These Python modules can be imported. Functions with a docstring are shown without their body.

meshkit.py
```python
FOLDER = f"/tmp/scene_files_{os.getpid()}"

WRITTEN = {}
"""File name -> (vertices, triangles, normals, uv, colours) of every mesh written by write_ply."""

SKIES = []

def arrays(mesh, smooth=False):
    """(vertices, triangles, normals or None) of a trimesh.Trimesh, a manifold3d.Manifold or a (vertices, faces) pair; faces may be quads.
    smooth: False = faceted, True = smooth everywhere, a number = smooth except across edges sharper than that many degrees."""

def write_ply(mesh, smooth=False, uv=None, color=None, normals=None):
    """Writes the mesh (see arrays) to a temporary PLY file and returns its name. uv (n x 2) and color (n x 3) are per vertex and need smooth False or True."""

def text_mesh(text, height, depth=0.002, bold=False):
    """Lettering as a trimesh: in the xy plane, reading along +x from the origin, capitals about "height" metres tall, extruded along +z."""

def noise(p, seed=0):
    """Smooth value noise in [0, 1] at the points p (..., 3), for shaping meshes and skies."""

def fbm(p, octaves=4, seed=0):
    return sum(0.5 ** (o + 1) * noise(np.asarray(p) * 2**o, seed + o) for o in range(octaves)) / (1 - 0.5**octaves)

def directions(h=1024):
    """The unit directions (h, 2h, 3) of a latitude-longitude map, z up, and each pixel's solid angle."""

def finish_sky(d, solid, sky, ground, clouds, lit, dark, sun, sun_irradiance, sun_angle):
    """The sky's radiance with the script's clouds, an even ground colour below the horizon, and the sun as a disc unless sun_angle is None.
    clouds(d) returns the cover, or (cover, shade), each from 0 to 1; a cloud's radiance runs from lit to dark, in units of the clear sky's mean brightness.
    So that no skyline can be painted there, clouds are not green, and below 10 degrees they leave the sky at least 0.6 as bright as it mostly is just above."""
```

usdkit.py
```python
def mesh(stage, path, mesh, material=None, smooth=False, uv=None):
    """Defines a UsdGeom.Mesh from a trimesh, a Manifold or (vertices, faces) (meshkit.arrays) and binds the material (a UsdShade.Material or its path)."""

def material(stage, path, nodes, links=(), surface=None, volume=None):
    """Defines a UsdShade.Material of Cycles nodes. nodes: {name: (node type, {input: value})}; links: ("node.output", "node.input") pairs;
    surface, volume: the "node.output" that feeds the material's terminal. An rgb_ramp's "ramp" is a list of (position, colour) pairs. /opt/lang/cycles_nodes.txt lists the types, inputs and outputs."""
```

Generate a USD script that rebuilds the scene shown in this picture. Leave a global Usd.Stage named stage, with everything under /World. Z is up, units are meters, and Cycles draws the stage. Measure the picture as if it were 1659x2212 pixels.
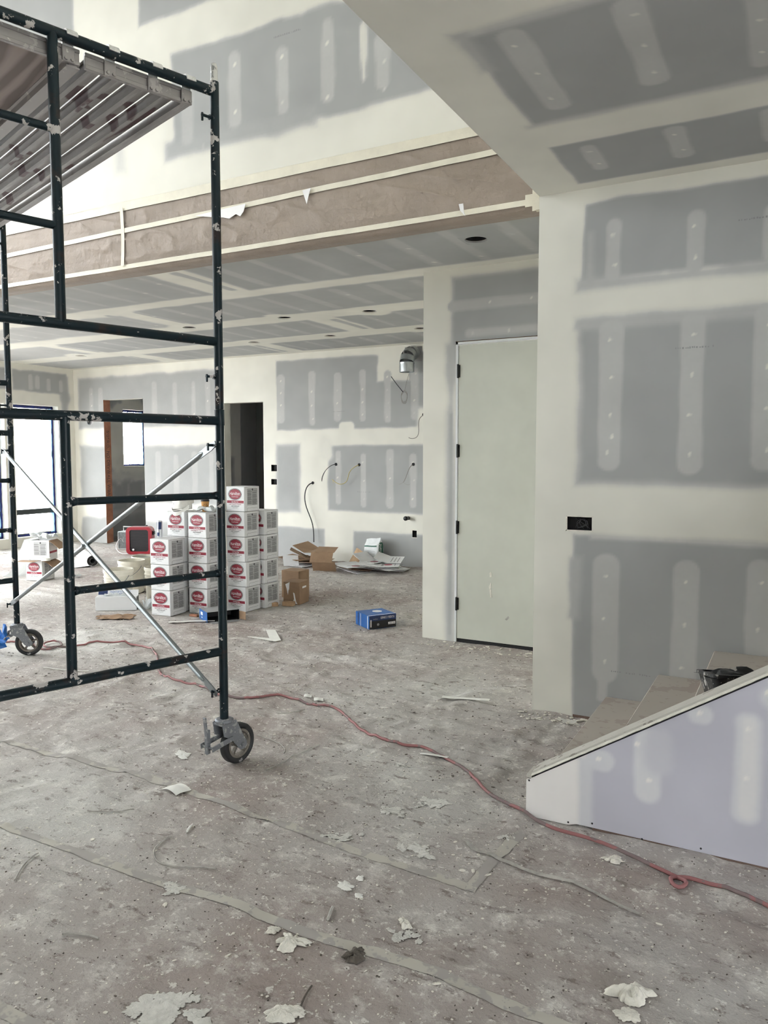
import math, random
import numpy as np, trimesh, usdkit
from meshkit import text_mesh, noise, fbm
from pxr import Usd, UsdGeom, UsdLux, UsdShade, Gf, Sdf, Vt
from shapely.geometry import Polygon, Point, box as sbox

stage = Usd.Stage.CreateInMemory()
UsdGeom.SetStageUpAxis(stage, 'Z'); UsdGeom.SetStageMetersPerUnit(stage, 1.0)
UsdGeom.Xform.Define(stage, '/World'); UsdGeom.Scope.Define(stage, '/World/Looks')
PI = math.pi
rng = np.random.default_rng(7); random.seed(7)

# ---------------------------------------------------------------- camera, sky, exposure
EYE, PITCH, YAW, FPX = (0, 0, 1.56), 0.075, 0.4945, 1655.4
cam = UsdGeom.Camera.Define(stage, '/World/camera')
cam.CreateHorizontalApertureAttr(36.0); cam.CreateVerticalApertureAttr(36.0 * 2212 / 1659)
cam.CreateFocalLengthAttr(FPX / 1659 * 36.0)
cam.CreateClippingRangeAttr((0.05, 500.0))
cam.AddTranslateOp().Set(Gf.Vec3d(*EYE)); cam.AddRotateZOp().Set(math.degrees(YAW)); cam.AddRotateXOp().Set(90 - math.degrees(PITCH))
cam.CreateExposureAttr(1.80)

def mat(name, nodes, links=(), surface='p.BSDF'):
    return usdkit.material(stage, '/World/Looks/' + name, nodes, links, surface=surface)

dome = UsdLux.DomeLight.Define(stage, '/World/overcast_sky')
dome.CreateIntensityAttr(1.0); dome.CreateColorAttr(Gf.Vec3f(0.95, 0.985, 1.0)); dome.CreateExposureAttr(0.0)

# ---------------------------------------------------------------- helpers
used = {}
def fresh(parent, name):
    k = parent + '/' + name; n = used.get(k, 0); used[k] = n + 1
    return k if n == 0 else '%s_%03d' % (k, n)
def data(prim, label=None, cat=None, group=None, kind=None):
    for k, v in (('label', label), ('category', cat), ('group', group), ('kind', kind)):
        if v: prim.SetCustomDataByKey(k, v)
    return prim
def thing(name, label=None, cat=None, loc=(0, 0, 0), rz=0.0, group=None, kind=None, rx=0.0, ry=0.0):
    x = UsdGeom.Xform.Define(stage, fresh('/World', name)); x.AddTranslateOp().Set(Gf.Vec3d(*map(float, loc)))
    x.AddRotateZOp().Set(math.degrees(rz))
    if rx or ry: x.AddRotateYOp().Set(math.degrees(ry)); x.AddRotateXOp().Set(math.degrees(rx))
    return data(x.GetPrim(), label, cat, group, kind)
def sub(parent, name, loc=(0, 0, 0), rz=0.0):
    x = UsdGeom.Xform.Define(stage, fresh(str(parent.GetPath()), name)); x.AddTranslateOp().Set(Gf.Vec3d(*map(float, loc))); x.AddRotateZOp().Set(math.degrees(rz))
    return x.GetPrim()
def J(*ms):
    out = []
    for m in ms: out += list(m) if isinstance(m, (list, tuple)) else [m]
    return trimesh.util.concatenate(out)
def part(parent, name, mesh, m, smooth=False, label=None, prim=None, kind=None):
    if isinstance(mesh, (list, tuple)) and mesh and isinstance(mesh[0], trimesh.Trimesh): mesh = J(mesh)
    o = usdkit.mesh(stage, fresh(str(parent.GetPath()), name), mesh, m, smooth)
    for k, v in (prim or {}).items():
        UsdGeom.PrimvarsAPI(o).CreatePrimvar(k, Sdf.ValueTypeNames.FloatArray, 'vertex').Set(Vt.FloatArray.FromNumpy(np.asarray(v, np.float32)))
    if label: o.GetPrim().SetCustomDataByKey('label', label)
    if kind: o.GetPrim().SetCustomDataByKey('kind', kind)
    return o.GetPrim()
def parts(parent, name, meshes, m, **k):
    for q in meshes: part(parent, name, q, m, **k)
def solo(name, mesh, m, label, cat, smooth=False, group=None, kind=None):
    if isinstance(mesh, (list, tuple)): mesh = J(mesh)
    mesh = mesh.copy(); b = mesh.bounds; c = [(b[0][0] + b[1][0]) / 2, (b[0][1] + b[1][1]) / 2, b[0][2]]
    mesh.apply_translation([-v for v in c])
    o = usdkit.mesh(stage, fresh('/World', name), mesh, m, smooth)
    UsdGeom.Xformable(o).AddTranslateOp().Set(Gf.Vec3d(*map(float, c)))
    return data(o.GetPrim(), label, cat, group, kind)
def dup(src, loc, rz, label, group=None, cat=None):
    d = src.GetCustomData()
    base = src.GetName().rstrip('0123456789').rstrip('_')
    r = thing(base, label, cat or d['category'], loc, rz, group or d.get('group'))
    r.GetReferences().AddInternalReference(src.GetPath()); r.SetInstanceable(True)
    return r
def quad(axis_, at, a0, a1, b0, b1):
    P_ = {'x': [(at, a0, b0), (at, a1, b0), (at, a1, b1), (at, a0, b1)], 'y': [(a0, at, b0), (a1, at, b0), (a1, at, b1), (a0, at, b1)]}[axis_]
    return trimesh.Trimesh(np.array(P_, float), [[0, 1, 2], [0, 2, 3]], process=False)
def bx(x0, x1, y0, y1, z0, z1):
    m = trimesh.creation.box([abs(x1 - x0), abs(y1 - y0), abs(z1 - z0)]); m.apply_translation([(x0 + x1) / 2, (y0 + y1) / 2, (z0 + z1) / 2]); return m
def cb(x0, x1, y0, y1, z0, z1, c=0.004):
    p = []
    for x, sx in ((x0, 1), (x1, -1)):
        for y, sy in ((y0, 1), (y1, -1)):
            for z, sz in ((z0, 1), (z1, -1)):
                p += [[x + sx * c, y + sy * c, z], [x + sx * c, y, z + sz * c], [x, y + sy * c, z + sz * c]]
    return trimesh.convex.convex_hull(np.array(p))
def tube(pts, r, sides=10, cap=True):
    p = np.asarray(pts, float); n = len(p)
    t = np.gradient(p, axis=0); t /= np.linalg.norm(t, axis=1, keepdims=True) + 1e-12
    a = np.zeros_like(t); ref = np.array([0, 0, 1.0]) if abs(t[0][2]) < .9 else np.array([1.0, 0, 0])
    for i in range(n):
        v = ref - t[i] * (ref @ t[i]); v /= np.linalg.norm(v) + 1e-12; a[i] = v; ref = v
    b = np.cross(t, a); ang = np.arange(sides) * 2 * PI / sides
    r = np.broadcast_to(r, (n,))
    v = (p[:, None] + r[:, None, None] * (np.cos(ang)[None, :, None] * a[:, None] + np.sin(ang)[None, :, None] * b[:, None])).reshape(-1, 3)
    i, j = np.meshgrid(np.arange(n - 1), np.arange(sides), indexing='ij'); k = (j + 1) % sides
    q = np.stack([i * sides + j, i * sides + k, (i + 1) * sides + k, (i + 1) * sides + j], -1).reshape(-1, 4)
    f = np.vstack([q[:, [0, 2, 1]], q[:, [0, 3, 2]]])
    if cap:
        v = np.vstack([v, p[0], p[-1]]); c0, c1 = len(v) - 2, len(v) - 1; e = np.arange(sides); e2 = (e + 1) % sides
        f = np.vstack([f, np.stack([np.full(sides, c0), e, e2], 1), np.stack([np.full(sides, c1), (n - 1) * sides + e2, (n - 1) * sides + e], 1)])
    m = trimesh.Trimesh(v, f, process=False)
    if m.volume < 0: m.invert()
    return m
def spline(pts, n=8):
    from scipy.interpolate import CubicSpline
    p = np.asarray(pts, float); d = np.r_[0, np.cumsum(np.linalg.norm(np.diff(p, axis=0), axis=1) + 1e-6)]
    return CubicSpline(d, p)(np.linspace(0, d[-1], n * (len(p) - 1) + 1))
def lathe(prof, sections=32):
    m = trimesh.creation.revolve(np.array(prof, float), sections=sections)
    return m
def ext(poly, h): return trimesh.creation.extrude_polygon(poly, h, engine='earcut')
def T(m, loc=(0, 0, 0), rz=0, rx=0, ry=0):
    m = m.copy(); R = trimesh.transformations.euler_matrix(rx, ry, rz, 'sxyz'); m.apply_transform(R); m.apply_translation(loc); return m
def cyl(r, z0, z1, n=24):
    m = trimesh.creation.cylinder(radius=r, height=z1 - z0, sections=n); m.apply_translation([0, 0, (z0 + z1) / 2]); return m
def sheet(nx, ny, f, th=0.0):
    u, v = np.meshgrid(np.linspace(0, 1, nx), np.linspace(0, 1, ny), indexing='ij')
    P = np.asarray(f(u, v)); P = np.stack(P, -1) if P.shape[0] == 3 and P.ndim == 3 else P
    V = P.reshape(-1, 3); i, j = np.meshgrid(np.arange(nx - 1), np.arange(ny - 1), indexing='ij'); a = (i * ny + j).ravel()
    F = np.vstack([np.stack([a, a + ny, a + ny + 1], 1), np.stack([a, a + ny + 1, a + 1], 1)])
    if not th: return trimesh.Trimesh(V, F, process=False)
    m = trimesh.Trimesh(V, F, process=False); N = m.vertex_normals; n = len(V)
    rim = np.r_[np.arange(ny), np.arange(1, nx) * ny + ny - 1, (nx - 1) * ny + np.arange(ny - 2, -1, -1), np.arange(nx - 2, 0, -1) * ny]
    r2 = np.roll(rim, -1)
    F2 = np.vstack([F, F[:, ::-1] + n, np.stack([rim, rim + n, r2], 1), np.stack([r2, rim + n, r2 + n], 1)])
    m = trimesh.Trimesh(np.vstack([V, V - N * th]), F2, process=False)
    return m
def smooth01(x): x = np.clip(x, 0, 1); return x * x * (3 - 2 * x)

# ---------------------------------------------------------------- materials
def plain(name, col, rough=0.6, metal=0.0, var=0.12, scale=6.0, bump=0.0, bscale=60.0, spec=0.5, extra=None):
    c = np.array(col, float)
    nodes = {'g': ('texture_coordinate', {}), 'n': ('noise_texture', {'scale': scale, 'detail': 4.0, 'roughness': 0.6}),
             'r': ('rgb_ramp', {'ramp': [(0.3, tuple(np.clip(c * (1 - var), 0, 1))), (0.7, tuple(np.clip(c * (1 + var), 0, 1)))]}),
             'p': ('principled_bsdf', {'roughness': rough, 'metallic': metal, 'specular_ior_level': spec, **(extra or {})})}
    links = [('g.object', 'n.vector'), ('n.fac', 'r.fac'), ('r.color', 'p.base_color')]
    if bump:
        nodes['n2'] = ('noise_texture', {'scale': bscale, 'detail': 3.0}); nodes['b'] = ('bump', {'strength': bump, 'distance': 0.01})
        links += [('g.object', 'n2.vector'), ('n2.fac', 'b.height'), ('b.normal', 'p.normal')]
    return mat(name, nodes, links)
def splattered(name, col, spl, thr=0.62, rough=0.4, metal=0.0, scale=14.0, rust=None, rthr=0.6, spec=0.5):
    """a base colour with chips and splashes of another, and perhaps rust"""
    nodes = {'g': ('texture_coordinate', {}), 'n': ('noise_texture', {'scale': scale, 'detail': 5.0, 'roughness': 0.62}),
             'r': ('rgb_ramp', {'ramp': [(0.0, (0, 0, 0)), (thr, (0, 0, 0)), (thr + 0.02, (1, 1, 1)), (1, (1, 1, 1))]}),
             'm': ('mix_color', {'a': tuple(col), 'b': tuple(spl)}),
             'n3': ('noise_texture', {'scale': scale * 4, 'detail': 3.0, 'roughness': 0.7}),
             'r3': ('rgb_ramp', {'ramp': [(0, (0, 0, 0)), (thr + 0.07, (0, 0, 0)), (thr + 0.09, (1, 1, 1)), (1, (1, 1, 1))]}),
             'm3': ('mix_color', {'b': tuple(spl)}),
             'rr': ('map_range', {'to_min': rough, 'to_max': 0.85}),
             'p': ('principled_bsdf', {'metallic': metal, 'specular_ior_level': spec})}
    links = [('g.object', 'n.vector'), ('g.object', 'n3.vector'), ('n.fac', 'r.fac'), ('r.color', 'm.fac'), ('n3.fac', 'r3.fac'), ('r3.color', 'm3.fac'), ('m.result', 'm3.a'),
             ('m3.result', 'p.base_color'), ('r.color', 'rr.value'), ('rr.result', 'p.roughness')]
    if rust:
        nodes['n2'] = ('noise_texture', {'scale': scale * 0.45, 'detail': 6.0, 'roughness': 0.7, 'w': 3.0})
        nodes['mp'] = ('mapping', {'location': (5.0, 3.0, 1.0)})
        nodes['r2'] = ('rgb_ramp', {'ramp': [(0, (0, 0, 0)), (rthr, (0, 0, 0)), (rthr + 0.1, (1, 1, 1)), (1, (1, 1, 1))]})
        nodes['m2'] = ('mix_color', {'a': tuple(col), 'b': tuple(rust)})
        links += [('g.object', 'mp.vector'), ('mp.vector', 'n2.vector'), ('n2.fac', 'r2.fac'), ('r2.color', 'm2.fac'), ('m2.result', 'm.a')]
    return mat(name, nodes, links)
def drywall(name, paper, thin, mud):
    nodes = {'a': ('attribute', {'attribute': 'mud'}), 'g': ('geometry', {}),
             'n': ('noise_texture', {'scale': 2.2, 'detail': 2.0, 'roughness': 0.6}),
             'nf': ('noise_texture', {'scale': 38.0, 'detail': 1.0, 'roughness': 0.6}),
             'ad': ('math', {'math_type': 'multiply_add', 'value2': 0.10}), 'sc': ('math', {'math_type': 'multiply_add', 'value2': 0.07, 'value3': -0.035}),
             'r': ('rgb_ramp', {'ramp': [(0.03, paper), (0.22, tuple(np.array(paper) * .6 + np.array(thin) * .4)), (0.45, thin), (0.62, tuple(np.array(thin) * .45 + np.array(mud) * .55)), (0.86, mud), (0.98, tuple(np.array(mud) * 1.03)), (1.0, tuple(np.array(mud) * 1.03))]}),
             'vr': ('map_range', {'from_min': 0.3, 'from_max': 0.7, 'to_min': 0.94, 'to_max': 1.05}),
             'vm': ('mix_color', {'blend_type': 'multiply', 'fac': 1.0}), 'cc': ('combine_color', {}),
             'p': ('principled_bsdf', {'roughness': 0.82, 'specular_ior_level': 0.25})}
    links = [('g.position', 'n.vector'), ('g.position', 'nf.vector'), ('nf.fac', 'sc.value1'), ('a.fac', 'ad.value1'), ('sc.value', 'ad.value3'),
             ('n.fac', 'vr.value'), ('vr.result', 'cc.r'), ('vr.result', 'cc.g'), ('vr.result', 'cc.b'), ('r.color', 'vm.a'), ('cc.color', 'vm.b'),
             ('vm.result', 'p.base_color')]
    nodes['ad'] = ('math', {'math_type': 'add'})
    links += [('sc.value', 'ad.value2')]
    links = [l for l in links if l != ('sc.value', 'ad.value3')] + [('ad.value', 'r.fac')]
    return mat(name, nodes, links)
M = {}
M['drywall'] = drywall('drywall_grey', (.385, .39, .385), (.52, .52, .505), (.73, .715, .645))
M['drywall_purple'] = drywall('drywall_lavender', (.51, .50, .565), (.64, .635, .66), (.80, .77, .75))
M['framing'] = plain('framing_wood', (.42, .30, .19), .8)
M['white_paint'] = plain('primer_white', (.74, .75, .74), .6, var=.04)
M['door'] = plain('door_primer', (.56, .57, .50), .55, var=.05, scale=3)
M['jambwhite'] = plain('jamb_white', (.72, .73, .74), .5, var=.04)
M['black'] = plain('black_matte', (.012, .012, .013), .6)
M['blackmetal'] = plain('black_hinge', (.01, .01, .011), .4)
M['dark'] = plain('dark_cavity', (.02, .02, .022), .9)
M['redwood'] = plain('lvl_wood', (.33, .145, .085), .75, var=.25, scale=9, bump=.2)
M['plate'] = plain('sill_plate', (.16, .105, .085), .85, var=.25, scale=9)
M['wood'] = plain('scrap_wood', (.45, .30, .18), .8, var=.2, scale=12)
M['kraft'] = plain('kraft_cardboard', (.30, .195, .12), .85, var=.16, scale=5, bump=.15, bscale=50)
M['kraft_wrap'] = plain('kraft_wrap_paper', (.31, .255, .212), .62, var=.10, scale=3.5, bump=.8, bscale=22, spec=.35)
M['capboard'] = splattered('cap_board_dirty', (.50, .48, .43), (.30, .27, .24), .60, .8, 0.0, 9.0)
M['tape'] = plain('masking_tape', (.72, .68, .56), .6, var=.07, scale=8, bump=.12, bscale=70)
M['carton'] = plain('carton_white', (.70, .70, .70), .6, var=.03, scale=5)
M['print_red'] = plain('print_red', (.26, .016, .036), .5, var=.05)
M['print_black'] = plain('print_black', (.035, .03, .035), .5)
M['print_grey'] = plain('print_grey', (.30, .30, .30), .6, var=.05)
M['print_white'] = plain('print_white', (.80, .79, .79), .5, var=.02)
M['panel_grey'] = plain('panel_grey', (.40, .40, .40), .6, var=.04)
M['text_grey'] = plain('text_grey', (.17, .17, .17), .6)
M['print_blue'] = plain('print_blue', (.015, .11, .36), .45)
M['print_navy'] = plain('print_navy', (.012, .03, .11), .45)
M['alu'] = splattered('deck_aluminium', (.31, .29, .283), (.50, .47, .455), .60, .5, .55, 9.0)
M['alu_sprayed'] = mat('deck_alu_sprayed', {'g': ('texture_coordinate', {}), 'a': ('attribute', {'attribute': 'spray'}), 'mp': ('mapping', {'scale': (9.0, 1.2, 9.0)}), 'n': ('noise_texture', {'scale': 2.0, 'detail': 5.0, 'roughness': .65}),
    'r': ('rgb_ramp', {'ramp': [(.3, (.20, .188, .184)), (.55, (.28, .265, .26)), (.75, (.42, .40, .39))]}), 'm': ('mix_color', {'b': (.06, .02, .026)}), 'iv': ('math', {'math_type': 'multiply_add', 'value2': -.5, 'value3': .5}), 'p': ('principled_bsdf', {'roughness': .5})},
    [('g.object', 'mp.vector'), ('mp.vector', 'n.vector'), ('n.fac', 'r.fac'), ('r.color', 'm.a'), ('a.fac', 'm.fac'), ('m.result', 'p.base_color'), ('a.fac', 'iv.value1'), ('iv.value', 'p.metallic')])
M['alu_light'] = splattered('hook_aluminium', (.62, .62, .60), (.75, .74, .72), .55, .45, .35, 30.0)
M['plywood'] = mat('deck_plywood', {'g': ('texture_coordinate', {}), 'mp': ('mapping', {'scale': (7.0, 1.5, 1.0)}), 'n': ('noise_texture', {'scale': 1.6, 'detail': 3.0, 'distortion': 1.2}),
                     'w': ('wave_texture', {'wave_type': 'rings', 'rings_direction': 'z', 'scale': 0.55, 'distortion': 9.0, 'detail': 3.0, 'detail_scale': 0.8}),
                     'r': ('rgb_ramp', {'ramp': [(0.2, (.20, .165, .155)), (0.55, (.30, .25, .235)), (0.9, (.37, .31, .29))]}), 'p': ('principled_bsdf', {'roughness': .8})},
                   [('g.object', 'mp.vector'), ('mp.vector', 'w.vector'), ('w.fac', 'r.fac'), ('r.color', 'p.base_color')])
M['spray'] = plain('maroon_spray', (.085, .022, .03), .7, var=.25, scale=20)
M['steel'] = splattered('scaffold_green', (.005, .0145, .020), (.50, .47, .45), .612, .38, 0.0, 12.0, rust=(.024, .017, .016), rthr=.55, spec=.28)
M['steel_worn'] = splattered('stud_worn', (.30, .30, .29), (.70, .69, .66), .5, .5, 0.2, 18.0)
M['galv'] = splattered('galvanised', (.25, .275, .285), (.55, .55, .54), .66, .35, .75, 10.0)
M['cast'] = splattered('caster_zinc', (.22, .23, .25), (.45, .45, .45), .56, .5, .5, 26.0)
M['rubber'] = splattered('caster_rubber', (.018, .019, .021), (.30, .29, .28), .66, .6, 0.0, 16.0)
M['hub'] = splattered('caster_hub', (.17, .15, .125), (.34, .31, .28), .58, .7, 0.0, 30.0)
M['mudwhite'] = plain('dried_mud', (.72, .69, .61), .85, var=.12, scale=30, bump=.4, bscale=120)
M['dust'] = plain('trodden_plaster', (.60, .585, .54), .9, var=.12, scale=40, bump=.3, bscale=90)
M['paperwhite'] = plain('paper_white', (.76, .75, .70), .75, var=.05, scale=20)
M['stickgrey'] = plain('dirty_strip', (.40, .38, .345), .7, var=.25, scale=30)
M['dirt'] = plain('dirt_crumbs', (.10, .085, .07), .9, var=.3, scale=80)
M['cord'] = splattered('cord_red', (.30, .125, .122), (.20, .145, .142), .52, .6, 0.0, 3.0)
M['wire'] = plain('wire_jacket', (.30, .29, .26), .5)
M['wire_dark'] = plain('cable_dark', (.06, .06, .065), .5)
M['wire_yellow'] = plain('wire_yellow', (.50, .42, .15), .5)
M['bucket'] = plain('bucket_plastic', (.70, .66, .56), .45, var=.14, scale=7)
M['bucket_grey'] = plain('bucket_grey_inside', (.27, .29, .29), .6, var=.2)
M['red_plastic'] = plain('red_plastic', (.30, .012, .025), .35)
M['grille'] = plain('fan_grille', (.018, .014, .018), .5)
M['heater'] = plain('heater_shell', (.52, .56, .57), .4, metal=.4, var=.12)
M['heater_face'] = plain('heater_face', (.11, .12, .12), .6, var=.35, scale=25)
M['bluetape'] = plain('painter_tape_blue', (.006, .016, .16), .5, var=.25, scale=6)
M['bluetape2'] = plain('painter_tape_bright', (.015, .14, .48), .5, var=.25, scale=20)
M['frame_dark'] = plain('window_bronze', (.035, .045, .045), .45)
M['tread'] = splattered('stair_tread', (.44, .40, .35), (.385, .33, .29), .54, .8, 0.0, 5.0)
M['tub'] = splattered('tub_black', (.012, .013, .014), (.48, .46, .43), .58, .45, 0.0, 20.0)
M['blackbag'] = splattered('black_bag', (.012, .013, .015), (.45, .43, .40), .63, .35, 0.0, 16.0)
M['sack'] = plain('sack_white', (.66, .68, .68), .5, var=.10, scale=10, bump=.4, bscale=25)
M['green'] = plain('sack_green', (.012, .10, .06), .5)
M['yellow'] = plain('tool_yellow', (.60, .48, .02), .4)
M['cup'] = plain('cup_kraft', (.50, .26, .08), .7)
M['can_silver'] = plain('can_silver', (.60, .62, .66), .3, metal=.7)
M['duct'] = plain('duct_galvanised', (.50, .53, .54), .28, metal=.9, var=.14, scale=14)
M['dark_roll'] = plain('roll_inside', (.02, .018, .018), .9)
M['ground'] = plain('outside_ground', (.76, .76, .75), .9, var=.05)
M['pane'] = mat('window_glass', {'f': ('layer_weight', {'blend': .5}), 'w': ('math', {'math_type': 'power', 'value2': 5.0}), 'k': ('math', {'math_type': 'multiply_add', 'value2': .92, 'value3': .04}), 't': ('transparent_bsdf', {'color': (.98, .985, .985)}), 'g': ('glossy_bsdf', {'roughness': .02, 'color': (1, 1, 1)}), 'm': ('mix_closure', {})},
                [('f.facing', 'w.value1'), ('w.value', 'k.value1'), ('k.value', 'm.fac'), ('t.BSDF', 'm.closure1'), ('g.BSDF', 'm.closure2')], 'm.closure')
M['film'] = mat('masking_film', {'t': ('transparent_bsdf', {'color': (.66, .80, .92)}), 'd': ('translucent_bsdf', {'color': (.50, .68, .84)}), 'm': ('mix_closure', {'fac': .5})},
                [('t.BSDF', 'm.closure1'), ('d.BSDF', 'm.closure2')], 'm.closure')
M['plastic'] = mat('poly_sheet', {'t': ('transparent_bsdf', {'color': (.93, .95, .95)}), 'p': ('principled_bsdf', {'base_color': (.78, .80, .80), 'roughness': .3}), 'm': ('mix_closure', {'fac': .62})},
                   [('t.BSDF', 'm.closure1'), ('p.BSDF', 'm.closure2')], 'm.closure')
# floor paper: grey-brown builder's paper, plaster dust, trodden splashes and dark dirt
M['floor'] = mat('floor_paper', {
    'g': ('geometry', {}),
    'n1': ('noise_texture', {'scale': 0.8, 'detail': 3.0, 'roughness': .6}), 'r1': ('rgb_ramp', {'ramp': [(.34, (.315, .262, .238)), (.48, (.385, .35, .325)), (.66, (.49, .475, .445))]}),
    'n2': ('noise_texture', {'scale': 6.5, 'detail': 6.0, 'roughness': .76}), 'r2': ('rgb_ramp', {'ramp': [(.515, (0, 0, 0)), (.56, (.22, .22, .22)), (.615, (.42, .42, .42)), (.66, (.85, .85, .85)), (.72, (1, 1, 1))]}),
    'm2': ('mix_color', {'b': (.66, .635, .585)}),
    'mp': ('mapping', {'scale': (1.0, 1.7, 1.0), 'location': (3.1, 1.7, 0)}),
    'n3': ('noise_texture', {'scale': 11.0, 'detail': 5.0, 'roughness': .75}), 'r3': ('rgb_ramp', {'ramp': [(.55, (0, 0, 0)), (.60, (.35, .35, .35)), (.65, (.9, .9, .9))]}),
    'm3': ('mix_color', {'b': (.20, .17, .15)}),
    'n4': ('noise_texture', {'scale': 34.0, 'detail': 3.0, 'roughness': .7}), 'r4': ('rgb_ramp', {'ramp': [(.60, (0, 0, 0)), (.66, (.7, .7, .7))]}),
    'm4': ('mix_color', {'b': (.72, .70, .65)}),
    'b': ('bump', {'strength': .8, 'distance': .008}),
    'p': ('principled_bsdf', {'roughness': .78, 'specular_ior_level': .28})},
    [('g.position', 'n1.vector'), ('g.position', 'n2.vector'), ('g.position', 'mp.vector'), ('mp.vector', 'n3.vector'), ('g.position', 'n4.vector'),
     ('n1.fac', 'r1.fac'), ('n2.fac', 'r2.fac'), ('n3.fac', 'r3.fac'), ('n4.fac', 'r4.fac'), ('r1.color', 'm2.a'), ('r2.color', 'm2.fac'),
     ('m2.result', 'm3.a'), ('r3.color', 'm3.fac'), ('m3.result', 'm4.a'), ('r4.color', 'm4.fac'), ('m4.result', 'p.base_color'),
     ('n4.fac', 'b.height'), ('b.normal', 'p.normal')])
M['floor_tape'] = splattered('floor_tape', (.455, .43, .375), (.36, .335, .31), .50, .75, 0.0, 4.0)

# ---------------------------------------------------------------- planes of the place
YR, XS, YD, XP, YB, XL, ZC, YST, YBM, YU = 4.459, -1.377, 5.83, -2.772, 9.489, -11.388, 3.054, 3.122, 4.52, 4.575
ZH = 6.1            # ceiling of the tall space

def axis(a, b, step, brk=()):
    pts = sorted({round(float(x), 5) for x in [a, b, *[q for q in brk if a < q < b]]}); out = []
    for p, q in zip(pts[:-1], pts[1:]):
        n = max(1, int(round((q - p) / step))); out += list(np.linspace(p, q, n + 1)[:-1])
    return np.array(out + [pts[-1]])
def grid(us, vs, holes, place, flip=False):
    """a surface over us x vs with rectangular holes; place(u, v) -> xyz"""
    U, V = np.meshgrid(us, vs, indexing='ij'); nv = len(vs)
    i, j = np.meshgrid(np.arange(len(us) - 1), np.arange(nv - 1), indexing='ij')
    uc, vc = (us[i] + us[i + 1]) / 2, (vs[j] + vs[j + 1]) / 2; keep = np.ones(i.shape, bool)
    for (a, b, c, d) in holes: keep &= ~((uc > a) & (uc < b) & (vc > c) & (vc < d))
    a = (i * nv + j)[keep]; F = np.vstack([np.stack([a, a + nv, a + nv + 1], 1), np.stack([a, a + nv + 1, a + 1], 1)])
    if flip: F = F[:, ::-1]
    P = place(U.ravel(), V.ravel()); P = np.stack([np.broadcast_to(x, U.size) for x in P], 1)
    return trimesh.Trimesh(P, F, process=False), U.ravel(), V.ravel()
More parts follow.
